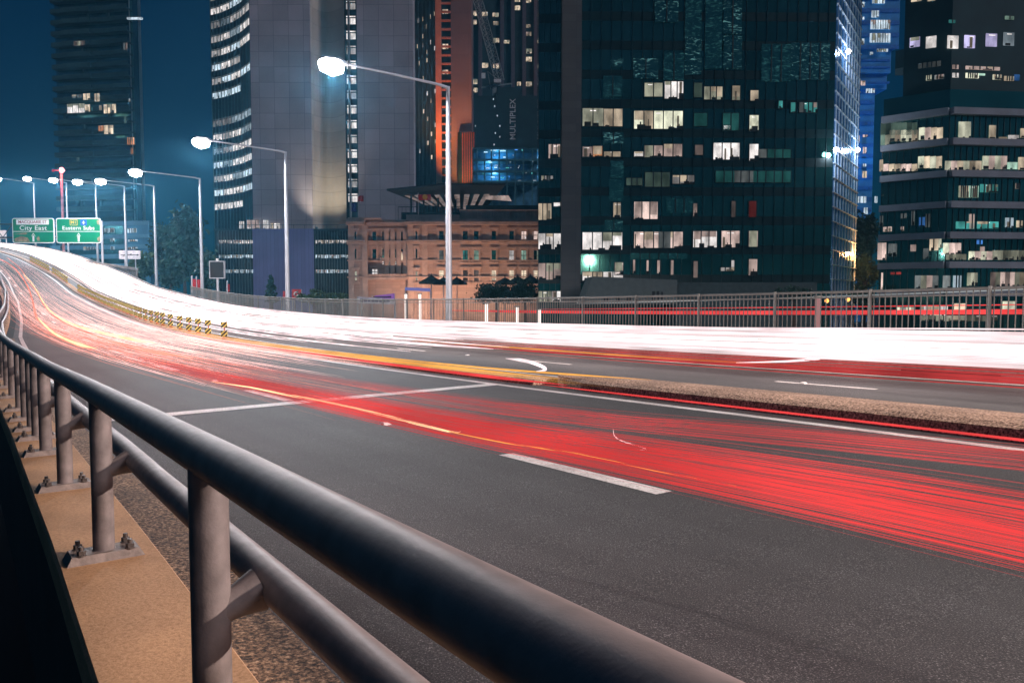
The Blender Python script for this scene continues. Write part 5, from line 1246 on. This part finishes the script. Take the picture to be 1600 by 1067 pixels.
# ------------------------------------------------------------------ trees and bushes
def leaf_mesh(mb, c, rad, n, size, squash=1.0, mi=0):
    """leaf faces gathered in clumps through the crown's volume"""
    c = np.array(c); nc = max(6, n//60)
    for k in range(nc):
        d = rng.normal(size=3); d /= np.linalg.norm(d); rr_ = rng.random()**.45
        cc = c+d*rr_*np.array(rad)*.85; cr = np.array(rad)*rng.uniform(.16,.34)
        for j in range(n//nc):
            e = rng.normal(size=3)*.55; p = cc+e*cr
            a = rng.normal(size=3); a /= np.linalg.norm(a); b = np.cross(a, rng.normal(size=3)); b /= np.linalg.norm(b); s_ = size*rng.uniform(.6,1.4)
            mb.quad(p-a*s_, p+b*s_*.5, p+a*s_, p-b*s_*.5, mi)
def tree(px, y_top, y_bot, wpx, Y, mat, label, name='tree', n=2600, size=.28, cone=False, group=None, cat='tree'):
    top = at(px, y_top, Y); bot = at(px, y_bot, Y); H = top.z-bot.z; R_ = wpx/2/FPX*Y
    o = thing(name, (top.x, Y, GZ), label, cat, group); mb = MB()
    if cone:
        for k in range(14):
            f = k/14; leaf_mesh(mb, (top.x, Y, bot.z+H*f), (R_*(1-f)+.1, R_*(1-f)+.1, H/14), n//14, size)
    else: leaf_mesh(mb, (top.x, Y, (top.z+bot.z)/2), (R_, R_*.8, H/2), n, size)
    mb.build('crown', mat, o)
    mb = MB(); zc_ = (top.z+bot.z)/2; mb.tube([(top.x,Y,GZ),(top.x+.1,Y,(GZ+zc_)/2),(top.x,Y,zc_)], [.35,.26,.14], 7)
    for k in range(5):
        a = k*1.26; mb.tube([(top.x,Y,bot.z+H*.1),(top.x+R_*.5*math.cos(a),Y+R_*.4*math.sin(a),bot.z+H*.5)], [.12,.04], 5)
    mb.build('trunk', M['bark'], o); return o
TG = 'dark trees behind the street lamps'
tree(285, 318, 440, 64, 118, M['leafA'], 'tall dark tree between the third and fourth lamp poles', n=5200, size=.4, group=TG)
tree(265, 405, 448, 44, 98, M['leafA'], 'round dark tree low beside the fourth lamp pole', n=2400, size=.3, group=TG)
tree(252, 352, 440, 40, 128, M['leafA'], 'dark tree left of the tallest dark tree', n=2600, size=.35, group=TG)
tree(325, 395, 460, 44, 100, M['leafA'], 'dark tree behind the message board', n=2200, size=.3, group=TG)
tree(222, 388, 440, 44, 122, M['leafB'], 'bushy dim green tree right of the white diagram board', n=2600, size=.3, group=TG)
tree(120, 400, 426, 34, 140, M['leafA'], 'small dark bush below the right green sign', 'bush', n=1200, size=.3, cat='bush')
tree(150, 405, 428, 30, 138, M['leafA'], 'small dark bush beside the pale balustrade', 'bush', n=1000, size=.3, cat='bush')
tree(70, 385, 410, 16, 130, M['leafA'], 'tiny dark bush at the bend under the left green sign', 'bush', n=600, size=.3, cat='bush')
tree(423, 431, 470, 24, 100, M['leafA'], 'small dark conifer in front of the blue lilac wall', 'conifer', n=1500, size=.22, cone=True)
tree(490, 452, 476, 46, 92, M['leafB'], 'pale green flowering bush left of the sandstone building', 'bush', n=1800, size=.18, cat='bush')
tree(522, 455, 476, 40, 94, M['leafB'], 'green bush against the sandstone corner', 'bush', n=1500, size=.18, cat='bush')
tree(775, 440, 476, 84, 109, M['leafA'], 'long dark hedge under the umbrellas', 'hedge', n=3600, size=.2, cat='hedge')
tree(820, 436, 476, 50, 108, M['leafA'], 'dark clipped hedge beside the dark tower', 'hedge', n=2400, size=.2, cat='hedge')
tree(1352, 325, 410, 44, 150, M['leafA'], 'tall dim tree in the gap under the blue tower', n=3800, size=.35)
tree(1352, 398, 455, 46, 122, M['leafB'], 'tree lit orange by a lamp in the gap beside the glass flank', n=3200, size=.25)
tree(1350, 440, 500, 40, 108, M['leafB'], 'low leafy bush behind the fence under the orange lit tree', 'bush', n=2200, size=.2, cat='bush')
tree(1240, 440, 470, 60, 86, M['leafA'], 'sparse dark shrub before the foot of the dark glass tower', 'shrub', n=900, size=.15, cat='shrub')
for i, (px, y, x2, lab) in enumerate(((1332,403,0,'orange street lamp beside the corner of the glass flank'),(1292,470,1,'low orange lamp behind the fence left of the flank corner'),(1325,468,2,'low orange lamp behind the fence right of the flank corner'))):
    Y = 112 if i == 0 else 60; q = at(px, y, Y); o = thing('orange_lamp', (q.x, Y, GZ), lab, 'lamp', 'orange lamps near the glass flank')
    mb = MB(); mb.tube([(q.x,Y,GZ),(q.x,Y,q.z-.2)], .08, 8); mb.build('pole', M['dark_metal'], o)
    mb = MB(); r_ = .36 if i == 0 else .16; mb.tube([(q.x,Y,q.z-r_),(q.x,Y,q.z-r_*.6),(q.x,Y,q.z),(q.x,Y,q.z+r_*.6),(q.x,Y,q.z+r_)], [r_*.3,r_*.8,r_,r_*.8,r_*.3], 10); mb.build('lit_globe', emat('orange_globe_lit', (1,.42,.10), 7 if i == 0 else 2.5, False), o, smooth=True)
    if i == 0:
        ld = bpy.data.lights.new('orange_light', 'POINT'); ld.energy = 1600; ld.color = (1,.42,.14); ld.shadow_soft_size = .4
        l = bpy.data.objects.new('orange_light', ld); COL.objects.link(l); l.parent = o; l.location = (.9, .9, q.z-GZ+.5)
# added globes and lights standing in for street lamps mirrored in the blue flank
for i, (px, y, u_, lab) in enumerate(((1298,235,.25,'bright street lamp reflection added as a globe at the corner of the blue flank'),(1333,235,0,'bright street lamp reflection added as a globe at the far end of the blue flank'),(1318,82,0,'bright street lamp reflection added as a globe high on the blue flank'))):
    u, z = FGb.uz(px, y); c = Vector(FGb.p(u, z, .6)); o = thing('lamp_reflection', c, lab, 'lamp', 'added lamp reflections on the glass flank')
    mb = MB(); mb.tube([FGb.p(u,z,0), FGb.p(u,z,.5)], .06, 6); mb.build('bracket', M['dark_metal'], o)
    mb = MB(); r_ = .30; mb.tube([c-Vector((0,0,r_)),c-Vector((0,0,r_*.6)),c,c+Vector((0,0,r_*.6)),c+Vector((0,0,r_))], [r_*.3,r_*.8,r_,r_*.8,r_*.3], 10); mb.build('lit_globe', emat('lamp_reflection_lit', (.95,.92,1), 25, False), o, smooth=True)  # added globe standing in for a mirrored street lamp
    ld = bpy.data.lights.new('lamp_reflection_light', 'POINT'); ld.energy = 700; ld.color = (.75,.85,1); ld.shadow_soft_size = .3
    l = bpy.data.objects.new('lamp_reflection_light', ld); COL.objects.link(l); l.parent = o; l.location = FGb.n*.8

# ------------------------------------------------------------------ night air
import os
HD = 0.0007
hz = MB(); hz.box(-420, 420, -60, 420, GZ-1, 230)
hm = bpy.data.materials.new('night_air'); hm.use_nodes = True; t = hm.node_tree; t.nodes.remove(t.nodes['Principled BSDF'])
pv = t.nodes.new('ShaderNodeVolumePrincipled'); pv.inputs['Color'].default_value = (.16,.58,.92,1); pv.inputs['Density'].default_value = HD; pv.inputs['Anisotropy'].default_value = .7
t.links.new(pv.outputs[0], t.nodes['Material Output'].inputs['Volume'])
if HD: tag(hz.build('haze', hm), None, None, kind='stuff')
